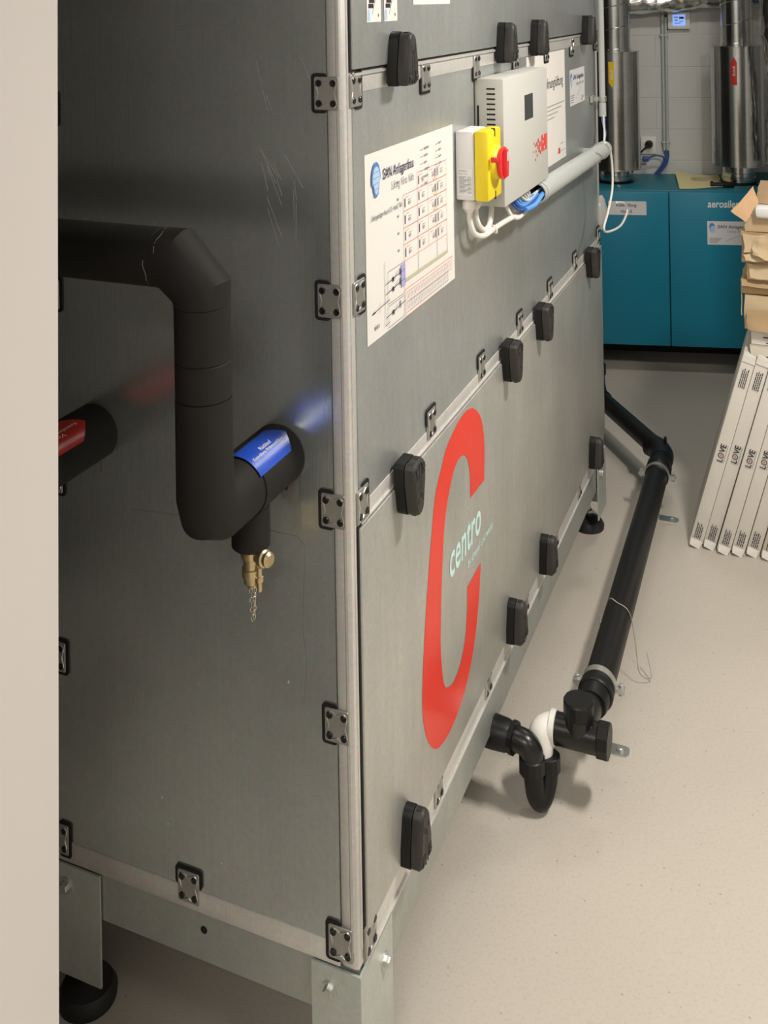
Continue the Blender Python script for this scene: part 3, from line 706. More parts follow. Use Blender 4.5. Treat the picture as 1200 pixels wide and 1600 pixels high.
# vertical conduit at the far edge
vc = thing('conduit_pipe', (1.852, -.030, 1.33), MF, 'vertical grey conduit pipe at the far edge of the steel unit', 'conduit')
MB().cyl((1.852, -.030, 1.352), (1.846, -.030, TOP), .0095, 20).build('tube', 'conduit_grey', vc)
MB().lathe((1.852, -.030, 1.325), (1.852, -.030, 1.37), [(0, .0095), (0, .0115), (.042, .0115), (.044, .0095)], 20, caps=False).build('socket_end', 'conduit_grey', vc)
MB().lathe((1.852, -.030, 1.372), (1.852, -.030, 1.392), [(0, .0105), (0, .0135), (.014, .0135), (.014, .0105)], 20, caps=False).box(1.846, 1.858, -.018, 0, 1.374, 1.386).box(1.80, 1.846, -.010, -.002, 1.372, 1.392).box(1.866, 1.890, -.036, -.024, 1.374, 1.386).build('clip', 'zinc_bolt', vc)
for i in range(6):
    mt = ['white_cable', 'blue_cable', 'white_cable', 'dark_blue_cable', 'white_cable', 'blue_cable'][i]
    cable([(1.846+.003*i, -.034+.003*(i % 3), 1.345), (1.838+.006*i, -.036+.003*(i % 3), 1.312), (1.80+.004*i, -.044, 1.275), (1.752, -.05, 1.240+.003*(i % 3))], .0026, mt, 'white_cable' if 'white' in mt else 'blue_cable', ('white' if 'white' in mt else 'blue')+' thin cable bridging vertical conduit and thick grey tube at the far edge', ('white' if 'white' in mt else 'blue')+' cables at the far edge', 8)
cable([(1.515,-.10,1.290),(1.60,-.10,1.246),(1.616,-.10,1.15),(1.54,-.10,1.09),(1.475,-.10,1.058),(1.534,-.10,1.034),(1.742,-.10,1.009),(1.86,-.10,1.029),(1.805,-.10,1.063),(1.68,-.10,1.090)], .0032, 'white_cable', 'white_cable', 'thin loose white cable hanging in a loop before the blue unit')

# ================================================================== INSULATED PIPES ON THE SIDE
def arrow_label(parent, base_u, tip_u, w0, z0, R, ang, half, mat, lines, name='flow_label'):
    """curved arrow sticker on a pipe lying along u; ang = direction of its middle, half = half width in radians"""
    def onp(s, t):     # s along the pipe (0 at base, 1 at tip), t in -1..1 round the pipe
        a = ang + half*t; return Vector((base_u+(tip_u-base_u)*s, w0+R*math.cos(a), z0+R*math.sin(a)))
    mb = MB(); ns, nt2 = 16, 16; V_ = []
    for i in range(ns+1):
        for j in range(nt2+1):
            t = -1+2*j/nt2; s_ = i/ns
            V_.append(onp(s_*(1-.18*abs(t)) + .0, t))
    mb.add(V_, [(i*(nt2+1)+j, i*(nt2+1)+j+1, (i+1)*(nt2+1)+j+1, (i+1)*(nt2+1)+j) for i in range(ns) for j in range(nt2)])
    o = mb.build(name, mat, parent, 60)
    p_ = MB()
    for (txt, s0, s1, t0, t1) in lines:
        R2 = R+.0006
        def fn(x, y):
            a = ang-half*y; return Vector((base_u+(tip_u-base_u)*x, w0+R2*math.cos(a), z0+R2*math.sin(a)))
        put_text(p_, txt, (0,0,0), U, Z, s0, s1, t0, t1, weight=.005, fn=fn)
    p_.build('print', 'white_print', o, 0)
    return o
ip = thing('insulated_pipe', (-.12, .122, .90), MF, 'black foam insulated pipe with a blue label and brass drain valve', 'pipe')
PU, PWc, PZ = -.203, .122, 1.006
RS, RV, RH = .0455, .0380, .0405
# stub out of the side sheet, bend, rising pipe, mitred bend, run to the left
stub = [(-.002, PWc, PZ), (-.105, PWc, PZ)]
MB().lathe((.003, PWc, PZ), (-.115, PWc, PZ), [(0, RS-.004), (.004, RS), (.118, RS)], 40).build('stub_sleeve', 'foam', ip)
MB().sweep([(-.112, PWc, PZ), (-.172, PWc, PZ), (-.194, PWc, PZ+.010), (PU, PWc, PZ+.030), (PU, PWc, 1.167)], RV, 40, rr=[RS-.002, RS-.002, RV+.004, RV+.001, RV+.0004]).build('lower_bend', 'foam', ip)
zc = 1.350
zz = [1.167, 1.217, zc-.058]
for i in range(2):
    MB().lathe((PU, PWc, zz[i]), (PU, PWc, zz[i+1]), [(0, RV-.0015), (.0015, RV), (zz[i+1]-zz[i]-.0015, RV+.0002), (zz[i+1]-zz[i], RV-.0014)], 40).build('sleeve', 'foam', ip)
MB().sweep([(PU, PWc, zc-.058), (PU, PWc, zc-.040), (PU, PWc+.040, zc), (PU, PWc+.062, zc)], RV, 40, rr=[RV+.0006, RV+.0012, RH+.0012, RH+.0004]).build('upper_bend', 'foam', ip)
MB().lathe((PU, PWc+.0625, zc), (PU, PWc+.62, zc), [(0, RH-.0015), (.0015, RH), (.5575, RH)], 40).build('sleeve', 'foam', ip)
ck = MB()
for (w0, a0, a1, m_) in ((PWc+.050, .1, 1.2, 24), (PWc+.064, 1.45, 2.4, 20)):
    for i in range(m_):
        if random.random() < .3: continue
        t = a0+(a1-a0)*i/m_; t2 = t+(a1-a0)/m_*1.1; r = RH+(.0022 if w0 < PWc+.06 else .0007)
        f_ = lambda t, d: Vector((PU-r*math.sin(t), w0+d+.0015*math.sin(9*t), zc+r*math.cos(t)))
        ck.add([f_(t, 0), f_(t2, 0), f_(t2, .0011), f_(t, .0011)], [(0,1,2,3)])
ck.build('glue_crack', 'foam_crack', ip, 0)
arrow_label(ip, -.122, -.012, PWc, PZ, RS+.0006, PI*.64, .60, 'blue_label', [('Rücklauf', .34, .62, .02, .26), ('Kontrollierte Wohnraumlüftung', .08, .84, -.30, -.04)])
# insulated drop and brass drain valve
DU, DW = -.082, .124
MB().lathe((DU, DW, PZ-.02), (DU, DW, .905), [(0, .0285), (.078, .0285), (.081, .026)], 32).build('drop_sleeve', 'foam', ip)
vl = MB().lathe((DU, DW, .912), (DU, DW, .83), [(0, .0150), (.018, .0160), (.023, .0150), (.025, .0120), (.038, .0120), (.039, .0142), (.050, .0142), (.053, .0125), (.060, .0115), (.064, .007), (.068, .006)], 24).build('drain_valve', 'brass', ip)
hd = Vector((-.30, -.95, .12)).normalized(); h0 = Vector((DU, DW, .892))
MB().lathe(h0, h0+hd*.06, [(.008, .0085), (.018, .0090), (.021, .0095), (.022, .0125), (.030, .0125), (.032, .010), (.038, .0105), (.041, .007)], 20).build('valve_knob', 'brass', vl)
MB().lathe((DU-.004, DW-.015, .878), (DU-.004, DW-.015, .84), [(0, .0042), (.012, .0042), (.013, .0062), (.020, .0062), (.022, .004), (.034, .004)], 14).build('side_port', 'brass', vl)
ch = MB()
def link(c, rot, a=.0042, b_=.0021, r=.0007):
    n = 12; m_ = 5; vs_ = []; R_ = Matrix.Rotation(rot, 3, 'Z')
    for i in range(n):
        t = 2*PI*i/n; p = Vector((b_*math.cos(t), 0, a*math.sin(t))); d = Vector((math.cos(t), 0, math.sin(t)))
        for j in range(m_):
            s_ = 2*PI*j/m_; vs_.append(Vector(c)+R_ @ (p+d*r*math.cos(s_)+Vector((0, 1, 0))*r*math.sin(s_)))
    ch.add(vs_, [(i*m_+j, ((i+1) % n)*m_+j, ((i+1) % n)*m_+(j+1) % m_, i*m_+(j+1) % m_) for i in range(n) for j in range(m_)])
for i in range(8):
    link((DU-.002+.0006*math.sin(i), DW+.0015-.0004*i, .846-.0066*i), .4+PI/2*(i % 2)); link((DU-.002, DW-.0065+.0003*i+.0006*math.cos(2*i), .849-.0066*i), 1.1+PI/2*(i % 2))
ch.build('chain', 'chain_steel', vl)
# second pipe with the red label
rp = thing('insulated_pipe', (-.06, .425, 1.035), MF, 'short black insulated pipe with a red label beside the white partition', 'pipe')
QW, QZ = .468, .990
MB().lathe((.003, QW, QZ), (-.30, QW, QZ), [(0, RS-.004), (.004, RS), (.303, RS)], 40).build('sleeve', 'foam', rp)
MB().lathe((-.30, QW, QZ), (-.42, QW, QZ), [(0, RS-.002), (.12, RS-.002)], 40).build('sleeve', 'foam', rp)
arrow_label(rp, -.20, -.052, QW, QZ, RS+.0006, PI*.66, .6, 'red_label', [('Vorlauf', .66, .32, -.02, -.26), ('Kontrollierte Wohnraumlüftung', .88, .10, .30, .04)])

# ================================================================== DRAIN PIPE ON THE FLOOR
dp = thing('drain_pipe', (.93, -.17, 0), MF, 'black plastic drain pipe with siphon trap running over the floor beside the steel unit', 'pipe')
ZP = .140; RP = .0345
TC = Vector((.765, -.165, ZP))
A0, A1 = Vector((.93, -.174, ZP)), Vector((2.075, -.153, ZP))
MB().cyl(A0, A1, RP, 32).build('long_tube', 'black_pipe', dp)
# tee with screw caps
RT = .031
te = MB().cyl((.765, -.105, ZP), (.765, -.215, ZP), RT, 32).cyl(TC, TC+Z*.05, RT-.001, 32).cyl(TC, (.93, -.170, ZP), RT-.002, 32).build('tee', 'black_satin', dp)
MB().lathe(TC+Z*.040, TC+Z*.09, [(0, .031), (.002, .0325), (.030, .0325), (.034, .030)], 16).build('screw_cap', 'black_pipe', dp, smooth=20)
MB().lathe((.765, -.205, ZP), (.765, -.25, ZP), [(0, .034), (.002, .036), (.022, .036), (.024, .033)], 10).build('screw_cap', 'black_pipe', dp, smooth=20)
MB().lathe((.862, -.172, ZP), (.925, -.172, ZP), [(0, .0315), (.010, .0345), (.050, .036), (.062, .0365)], 32).build('socket', 'black_pipe', dp)
MB().lathe((.895, -.173, ZP), (.92, -.173, ZP), [(0, .0365), (.004, .0395), (.016, .0395), (.02, .0365)], 32).build('rubber_ring', 'black_pipe', dp)
# white elbow down to the trap
MB().sweep(bez([(.765, -.112, ZP), (.763, -.100, ZP), (.750, -.088, ZP-.006), (.742, -.087, ZP-.03), (.738, -.087, ZP-.06)], 5), .027, 24, rr=None).build('white_elbow', 'white_plastic', dp)
MB().lathe((.765, -.116, ZP), (.765, -.098, ZP), [(0, .031), (.001, .034), (.012, .034), (.013, .030)], 28).build('white_collar', 'white_plastic', dp)
# U-trap, black elbow and coupling into the unit
MB().sweep(bez([(.738, -.104, ZP-.055), (.730, -.106, .065), (.716, -.102, .036), (.702, -.096, .026), (.696, -.088, .040), (.696, -.083, .075), (.696, -.080, .10)], 6), .0205, 24).build('trap_bend', 'black_pipe', dp)
MB().lathe((.738, -.104, .100), (.735, -.105, .066), [(0, .024), (.002, .026), (.030, .026), (.032, .023)], 12).build('trap_nut', 'black_pipe', dp, smooth=20)
MB().lathe((.696, -.080, .118), (.696, -.080, .082), [(0, .025), (.002, .0275), (.032, .0275), (.035, .024)], 12).build('trap_nut', 'black_pipe', dp, smooth=20)
MB().sweep(bez([(.696, -.080, .108), (.696, -.079, .126), (.696, -.070, ZP), (.697, -.056, ZP+.004), (.698, -.042, ZP+.004)], 6), .0245, 28).build('elbow', 'black_satin', dp)
MB().lathe((.698, -.046, ZP+.004), (.700, -.030, ZP+.004), [(0, .027), (.001, .032), (.010, .032), (.011, .028)], 12).build('coupling_nut', 'black_pipe', dp, smooth=20)
MB().lathe((.699, -.036, ZP+.004), (.703, .018, ZP+.004), [(0, .027), (.010, .031), (.040, .033), (.052, .033)], 28).build('coupling', 'black_pipe', dp)
MB().cyl((.703, .02, ZP+.004), (.705, .16, ZP+.004), .022, 20).build('outlet', 'zinc_bolt', dp)
# elbow at the far end, cross run and riser behind the unit
MB().lathe((2.045, -.1535, ZP), (2.15, -.152, ZP), [(0, RP), (.008, .040), (.045, .040), (.052, .0355), (.11, .0355)], 32).build('socket', 'black_pipe', dp)
MB().sweep(bez([(2.13, -.152, ZP), (2.18, -.150, ZP), (2.225, -.130, ZP), (2.25, -.100, ZP)], 5), .0375, 28).build('elbow', 'black_pipe', dp)
MB().box(2.196, 2.206, -.163, -.153, ZP+.034, ZP+.055, b=.002).build('elbow_lug', 'black_pipe', dp)
MB().cyl((2.24, -.118, ZP), (2.60, .135, ZP), RP-.002, 28).build('cross_tube', 'black_pipe', dp)
MB().sweep(bez([(2.585, .125, ZP), (2.62, .150, ZP+.004), (2.645, .165, ZP+.035), (2.65, .168, ZP+.085)], 5), .037, 28).build('elbow', 'black_pipe', dp)
MB().lathe((2.65, .168, ZP+.075), (2.65, .168, ZP+.13), [(0, .038), (.004, .042), (.04, .042), (.046, .037)], 28).build('socket', 'black_pipe', dp)
MB().sweep(bez([(2.65, .168, ZP+.115), (2.645, .172, ZP+.150), (2.62, .20, ZP+.17), (2.56, .25, ZP+.17), (2.46, .33, ZP+.17)], 5), .034, 28).build('elbow', 'black_pipe', dp)
MB().cyl((2.47, .322, ZP+.17), (1.94, .55, ZP+.17), .032, 28).build('cross_tube', 'black_pipe', dp)
# pipe clamps on the floor
def clamp(u, wv, foot_w):
    c = Vector((u, wv, ZP))
    k_ = MB().lathe(c, c+U*.02, [(0, RP+.001), (0, RP+.0045), (.018, RP+.0045), (.018, RP+.001)], 32, caps=False).build('clamp', 'zinc_bolt', dp)
    MB().lathe(c-U*.008, c+U*.03, [(0, RP+.0002), (.003, RP+.003), (.008, RP+.003), (.009, RP+.0002)], 32, caps=False).build('rubber_lining', 'black_pipe', k_)
    for s in (-1, 1):
        MB().box(u+.001, u+.017, c.y+s*(RP+.003) if s > 0 else c.y-RP-.024, c.y+RP+.024 if s > 0 else c.y-RP-.003, ZP-.006, ZP+.004).build('clamp_ear', 'zinc_bolt', k_)
        MB().prism((u+.009, c.y+s*(RP+.015), ZP-.012), U, W_, Z, hexo(.006), [(0, 1), (.024, 1), (.025, .8)]).build('clamp_screw', 'zinc_bolt', k_)
    MB().cyl((u+.009, c.y, .004), (u+.009, c.y, ZP-RP-.003), .005, 12).build('post', 'zinc_bolt', k_)
    MB().prism((u-.008, c.y-.066, 0), U, W_, Z, rrect(0, .034, 0, .10, .012), [(0, 1), (.003, 1)]).build('floor_plate', 'zinc_bolt', k_)
    MB().prism((u+.009, c.y-.045, .003), U, W_, Z, hexo(.008), [(0, 1), (.006, 1), (.007, .8)]).build('floor_screw', 'zinc_bolt', k_)
clamp(.928, -.1735, -.21); clamp(2.018, -.154, -.18)
wr = MB(); 
lp = bez([(1.30,-.118,.005),(1.25,-.122,.03),(1.22,-.128,.09),(1.21,-.145,ZP+.036),(1.205,-.17,ZP+.037),(1.20,-.20,ZP+.02),(1.19,-.215,.09),(1.18,-.225,.03),(1.20,-.25,.012),(1.235,-.235,.05)], 8)
wr.sweep(lp, .0011, 6).sweep(bez([(1.22,-.128,.09),(1.26,-.11,.10),(1.29,-.108,.06),(1.27,-.112,.02),(1.24,-.118,.01)], 8), .0011, 6)
single(wr, 'binding_wire', 'bracket_steel', (1.25, -.16, 0), MF, 'thin twisted binding wire slung round the long black drain pipe', 'wire')

# ================================================================== FAR WALL: BLUE UNIT, DUCTS, DISPLAY
bu = thing('heat_recovery_unit', (0, 0, .1), BFr, 'teal blue two-door heat recovery unit with round ducts on top', 'ventilation unit')
MB().box(-.44, .408, .004, .44, .128, .828, b=.003).build('body', 'teal_top', bu)
MB().box(-.42, .39, .22, .42, .03, .128).build('plinth', 'black_gap', bu)
for sx in (-.38, .35):
    for sy in (.08, .38): MB().lathe((sx, sy, 0), (sx, sy, .03), [(0, .03), (.02, .03), (.03, .02)], 16).build('foot', 'rubber_foot', bu)
d1 = MB().box(-.44, -.0028, -.016, .004, .130, .822, b=.002).build('door', 'teal', bu)
d2 = MB().box(.0028, .408, -.016, .004, .130, .822, b=.002).build('door', 'teal', bu)
l1 = MB().quad((-.266, -.0166, .717), U, Z, 0, .168, 0, .062).build('name_label', 'label_white', d1, 0, normals=False)
q = MB(); put_text(q, 'Kellerlüftung', (-.266, -.017, .717), U, Z, .035, .125, .033, .052, shear=.15, weight=.01); put_text(q, 'Haus A', (-.266, -.017, .717), U, Z, .055, .105, .009, .023, shear=.15, weight=.01)
q.build('print', 'ink', l1, 0, normals=False)
q = MB(); put_text(q, 'aerosilent', (.168, -.0166, .755), U, Z, 0, .152, 0, .034, shear=.12, weight=.02); q.build('lettering', 'white_print', d2, 0, normals=False)
card(d2, (.165, -.0166, .59), U, Z, .205, .105)
MB().box(.30, .31, .28, .40, .828, .832).build('cover_slot', 'black_gap', bu)
b2 = thing('heat_recovery_unit', (.42, 0, .1), BFr, 'second teal unit, a sliver at the right edge behind the cartons', 'ventilation unit')
MB().box(.416, .95, .004, .44, .128, .84, b=.003).build('body', 'teal_top', b2)
MB().box(.416, .95, -.014, .004, .130, .832, b=.002).build('door', 'teal', b2)
MB().box(.43, .93, .05, .42, 0, .128).build('plinth', 'black_gap', b2)

def duct(xc, rn, rs, rp_, s0, s1, flow, name_label, up):
    yc = .215
    t = thing('duct_silencer', (xc, yc, .828), BFr, name_label, 'duct')
    MB().lathe((xc, yc, .8285), (xc, yc, 1.0), [(0, rn+.020), (.003, rn+.020), (.004, rn+.010), (.010, rn+.010)], 40).build('collar', 'black_plastic', t)
    MB().lathe((xc, yc, .832), (xc, yc, 1.0), [(0, rn+.004), (.020, rn+.004), (.022, rn+.008), (.028, rn+.008), (.030, rn+.003), (.046, rn+.003), (.048, rn+.001), (s0-.832, rn)], 48).build('neck', 'zinc_duct', t)
    MB().lathe((xc, yc, s0), (xc, yc, s1), [(0, rs+.004), (.004, rs+.004), (.005, rs), (s1-s0-.005, rs), (s1-s0-.004, rs+.004), (s1-s0, rs+.004)], 56).build('silencer', 'zinc_duct', t)
    up_ = MB().lathe((xc, yc, s1), (xc, yc, CEIL-.002), [(0, rp_+.003), (.012, rp_+.003), (.013, rp_), (CEIL-.002-s1, rp_)], 48).build('riser', 'zinc_duct', t)
    # spiral lock seam
    pts = []
    for i in range(70):
        a = 2*PI*i/24; z = s1+.03+.105*i/24
        if z > CEIL-.03: break
        pts.append((xc+(rp_+.0005)*math.cos(a), yc+(rp_+.0005)*math.sin(a), z))
    MB().sweep(pts, .0022, 6).build('spiral_seam', 'zinc_duct', up_)
    for a in (-1.9, -1.2): MB().lathe((xc+(rp_+.002)*math.cos(a), yc+(rp_+.002)*math.sin(a), s1+.008), (xc+(rp_+.008)*math.cos(a), yc+(rp_+.008)*math.sin(a), s1+.008), [(0, .004), (.003, .003)], 8).build('rivet', 'zinc_bolt', up_)
    col, txt, ang, z0, z1 = flow
    def on(x, z): a = ang+x/rs; return Vector((xc+(rs+.0012)*math.cos(a), yc+(rs+.0012)*math.sin(a), z))
    h = .013; mb = MB(); zs_ = (z0, z1) if up else (z1, z0); tip = .024*(1 if up else -1); zb, zt = zs_
    V_ = []
    for i in range(7):
        x = -h+2*h*i/6; V_.append(on(x, zb)); V_.append(on(x, zt-tip*abs(x)/h))
    mb.add(V_, [(2*i, 2*i+2, 2*i+3, 2*i+1) for i in range(6)])
    lo_ = mb.build('flow_label', col, t, 60)
    p_ = MB(); n_ = Vector((math.cos(ang), math.sin(ang), 0)); tx_ = Vector((-math.sin(ang), math.cos(ang), 0))
    ctr = Vector((xc, yc, 0))+n_*(rs+.0018)
    d = 1 
    put_text(p_, txt, ctr+Z*(z0+z1)/2, Z*d, -tx_*d, -.024, .024, -.006, .006, weight=.01)
    p_.build('print', 'white_print', lo_, 0)
    return t
duct(-.218, .066, .118, .080, .893, 1.447, ('yellow_label', 'Abluft', -1.72, 1.283, 1.402), 'shiny steel duct silencer with a yellow downward arrow behind the steel unit', False)
duct(.345, .070, .118, .072, .915, 1.468, ('red_label', 'Zuluft', -1.86, 1.292, 1.420), 'shiny steel duct silencer with a red upward arrow above the blue unit', True)
hs = MB().cyl((.205, .10, .836), (.285, .085, .838), .013, 12).box(.255, .30, .07, .105, .829, .850, b=.004).lathe((.20,.10,.836),(.214,.10,.836),[(0,.018),(.012,.018)],12)
single(hs, 'hose_end', 'black_plastic', (.25, .09, .829), BFr, 'short black hose end lying at the foot of the red-arrow duct', 'hose')

# foil ducts
def foil(path, r, name, label, n=28, amp=.012, frame=BFr):
    mb = MB(); P = bez(path, 10); mb.sweep(P, r, n)
    for v in mb.v:
        nv = noise.noise_vector(v*11)*amp + noise.noise_vector(v*30)*amp*.5; v += nv
    single(mb, name, 'foil', path[0], frame, label, 'duct')
foil([(-.36, .368, 1.69), (-.05, .368, 1.683), (.12, .368, 1.69), (.30, .368, 1.708), (.75, .368, 1.705)], .062, 'foil_duct', 'crinkled silver foil insulated duct along the top of the far wall')
foil([(.505, .08, .94), (.50, .07, 1.10), (.515, .06, 1.28), (.49, .03, 1.45), (.47, .02, 1.60), (.485, .02, 1.9), (.49, .02, CEIL-.03)], .060, 'foil_duct', 'crinkled silver foil duct rising at the right edge of the picture')
# display, conduits, socket on the far wall
WY = .446
dsp = thing('wall_display', (.11, WY, 1.54), BFr, 'small white wall controller with a blue lit screen', 'controller')
MB().box(.059, .165, WY-.026, WY-.0005, 1.541, 1.627, b=.004).build('housing', 'white_plastic', dsp)
sn = MB().box(.082, .142, WY-.0275, WY-.025, 1.557, 1.612).build('screen', 'screen_blue', dsp)
q = MB()
for (x, z, w_, h) in ((.088,.040,.02,.004),(.113,.034,.022,.010),(.092,.026,.014,.004),(.115,.020,.016,.003),(.09,.012,.03,.003)): q.quad((.082-.082+0, WY-.0278, 1.557), U, Z, x, x+w_, z, z+h)
q.build('readout', 'ink_navy', sn, 0, normals=False)
MB().box(.047, .060, WY-.018, WY-.0005, 1.535, 1.610, b=.002).build('cable_entry', 'black_plastic', dsp)
for i, x in enumerate((.034, .050)):
    t = thing('wall_conduit', (x, WY-.012, .93), BFr, ('left' if i == 0 else 'right')+' of the two thin grey conduits on the far wall', 'conduit', 'thin wall conduits')
    MB().cyl((x, WY-.012, .945), (x+.001, WY-.012, 1.68 if i == 0 else 1.60), .0075, 14).build('tube', 'conduit_grey', t)
    for z in (.985, 1.51): MB().box(x-.013, x+.013, WY-.021, WY-.001, z-.005, z+.005, b=.002).build('clip', 'conduit_grey', t)
sk = thing('wall_socket', (-.04, WY, .92), BFr, 'white wall socket low on the far wall', 'socket')
MB().box(-.078, -.004, WY-.012, WY-.0005, .925, 1.012, b=.003).build('plate', 'white_plastic', sk)
MB().lathe((-.041, WY-.012, .969), (-.041, WY-.016, .969), [(0, .026), (.003, .025), (.003, .021), (0, .020)], 24).build('ring', 'white_plastic', sk)
pg = MB().lathe((-.041, WY-.014, .975), (-.036, WY-.06, .985), [(0, .018), (.018, .018), (.030, .011), (.042, .008)], 18).sweep(bez([(-.036, WY-.055, .985), (-.05, WY-.075, .975), (-.075, WY-.08, .955), (-.10, WY-.08, .92), (-.13, WY-.09, .845)]), .004, 8)
single(pg, 'power_plug', 'black_plastic', (-.04, WY-.02, .97), BFr, 'black power plug in the white wall socket', 'plug')
pb = MB().box(-.075, -.045, WY-.060, WY-.030, .895, .918, b=.004).sweep(bez([(-.048, WY-.045, .910), (-.01, WY-.05, .925), (.025, WY-.05, .915), (.018, WY-.05, .88), (-.02, WY-.055, .834)]), .0042, 8)
single(pb, 'cable_plug', 'dark_blue_cable', (-.05, WY-.05, .84), BFr, 'dark blue plug with a curled cable beside the left silencer', 'plug')
cb2 = MB().sweep(bez([(.036, WY-.014, .95), (.040, WY-.02, .92), (.030, WY-.04, .88), (-.01, WY-.05, .834)]), .0045, 8).sweep(bez([(.051, WY-.014, .95), (.052, WY-.02, .92), (.038, WY-.045, .88), (0, WY-.055, .834)]), .0045, 8)
single(cb2, 'blue_cable', 'dark_blue_cable', (.04, WY-.02, .84), BFr, 'blue cable pair coming out of the wall conduits down to the blue unit', 'cable')
ys = MB(); V_ = []; F_ = []
cs = [(.078,.402,.0), (.285,.415,.004), (.252,.075,.001), (.052,.018,.0)]
for i in range(9):
    for j in range(9):
        s_, t_ = i/8, j/8
        x = (cs[0][0]*(1-s_)+cs[1][0]*s_)*(1-t_)+(cs[3][0]*(1-s_)+cs[2][0]*s_)*t_
        y = (cs[0][1]*(1-s_)+cs[1][1]*s_)*(1-t_)+(cs[3][1]*(1-s_)+cs[2][1]*s_)*t_
        V_.append((x, y, .8292+.012*max(0, (1-s_)-.6)*(1-t_)*4+.002*math.sin(5*s_+3*t_)+.002))
for i in range(8):
    for j in range(8): F_.append((i*9+j, (i+1)*9+j, (i+1)*9+j+1, i*9+j+1))
ys.add(V_, F_)
yso = single(ys, 'paper_sheet', 'yellow_sheet', (.17, .2, .829), BFr, 'yellowish paper sheet lying on top of the blue unit', 'paper', smooth=60)
q = MB()
for k_ in range(3): q.quad((.17, .30-.03*k_, .8345), U, W_, -.05, .06-.01*k_, 0, .010)
q.build('print', 'ink_olive', yso, 0)['kind'] = 'stuff'

# ================================================================== BOXES AT THE RIGHT
LEANT = math.atan2(.173, .612)
def lean_box(i):
    pos = ['leftmost of the leaning boxes', 'second leaning box from the left', 'third leaning box from the left', 'fourth leaning box from the left', 'fifth leaning box from the left', 'sixth leaning box from the left'][i]
    off = [0, .041, .083, .124, .165, .208][i]; du_ = [0, .004, -.010, -.004, .006, 0][i]
    th = .0385; Lb = [.635, .630, .640, .634, .630, .635][i]; dep = .36
    fr = MF @ Matrix.Translation((1.888+du_, -.263-off, 0)) @ Matrix.Rotation(LEANT, 4, 'X')
    # local: x depth, y thickness (towards -y), z length
    t = thing('flat_carton', (0, 0, .010 if i else .010), fr, 'long white carton with black LOVE print, '+pos, 'carton', 'leaning white cartons')
    mb = MB().box(0, dep, -th, 0, .010, Lb, b=.0025)
    for v in mb.v: v += noise.noise_vector(Vector((v.x*9, v.y*9+i*3.1, v.z*7)))*.0022
    c = mb.build('body', 'carton_white' if i != 5 else 'carton_dirty', t)
    # torn end flap at the foot, loose flap at the top
    MB().add([(-.002, -th+.002, .03), (-.002, -.002, .03), (-.012, -.004, .012), (-.010, -th+.006, .008)], [(0,1,2,3)]).add([(-.0005, -th+.002, .03), (-.0005, -.002, .03), (-.0105, -.004, .012), (-.0085, -th+.006, .008)], [(0,3,2,1)]).build('end_flap', 'carton_white', c, 0)
    MB().add([(-.003, -th, Lb-.02), (-.003, 0, Lb-.02), (.004, -.002, Lb+.010), (.006, -th+.002, Lb+.004)], [(0,1,2,3)]).add([(-.0015, -th, Lb-.02), (-.0015, 0, Lb-.02), (.0055, -.002, Lb+.010), (.0075, -th+.002, Lb+.004)], [(0,3,2,1)]).build('end_flap', 'carton_white', c, 0)
    q = MB(); O = Vector((-.0028, 0, 0)); X_, Y_ = Z, Vector((0, 1, 0))   # text runs up the edge
    put_text(q, 'L', O, X_, Y_, .292, .302, -.027, -.010, 0, weight=.02); put_text(q, 'VE', O, X_, Y_, .322, .348, -.027, -.010, 0, weight=.02)
    ring_ = [(math.cos(2*PI*k_/20), math.sin(2*PI*k_/20)) for k_ in range(20)]
    for k_ in range(20):
        a, b_ = ring_[k_], ring_[(k_+1) % 20]
        q.add([O+X_*(.312+.0085*a[0])+Y_*(-.0185+.0085*a[1]), O+X_*(.312+.0085*b_[0])+Y_*(-.0185+.0085*b_[1]), O+X_*(.312+.0062*b_[0])+Y_*(-.0185+.0062*b_[1]), O+X_*(.312+.0062*a[0])+Y_*(-.0185+.0062*a[1])], [(0,1,2,3)], 0)
    q.add([O+X_*(.312+.0022*a[0])+Y_*(-.0185+.0022*a[1]) for a in ring_], [tuple(range(20))], 1)
    q.quad(O, X_, Y_, .292, .348, -.0315, -.0300, 2)
    for k_ in range(4):
        for zz0, zz1 in ((.036, .084-.006*(k_ % 2)), (Lb-.10, Lb-.045+.006*(k_ % 2))):
            x = zz0
            while x < zz1:
                l_ = random.uniform(.004, .012); q.quad(O, X_, Y_, x, min(x+l_, zz1), -.010-.0052*k_-.0026, -.010-.0052*k_, 0); x += l_+.0018
    for v in q.v: v.x -= .0004
    q.build('print', ['ink', 'red_print', 'ink_grey'], c, 0)['kind'] = 'stuff'
    return t
for i in range(6): lean_box(i)

def carton(name, u0, u1, w1, w0, z0, z1, mat, label, seed, flap=None, amp=.010, kind='carton'):
    mb = MB(); nx, ny, nz_ = 6, 8, 3
    bm = bmesh.new(); bmesh.ops.create_cube(bm, size=1); bmesh.ops.subdivide_edges(bm, edges=bm.edges[:], cuts=5, use_grid_fill=True)
    for v in bm.verts:
        p = Vector(((u0+u1)/2+v.co.x*(u1-u0), (w0+w1)/2+v.co.y*(w1-w0), (z0+z1)/2+v.co.z*(z1-z0)))
        d = noise.noise_vector(Vector((p.x*8+seed, p.y*8, p.z*14)))*amp; d.z *= .35
        v.co = p+d
    bm.verts.index_update()
    mb.add([v.co.copy() for v in bm.verts], [[v.index for v in f.verts] for f in bm.faces]); bm.free()
    t = thing(name, (u0, w1, z0), MF, label, kind, 'cartons stacked on the leaning boxes')
    b_ = mb.build('body', mat, t, 30)
    return t, b_
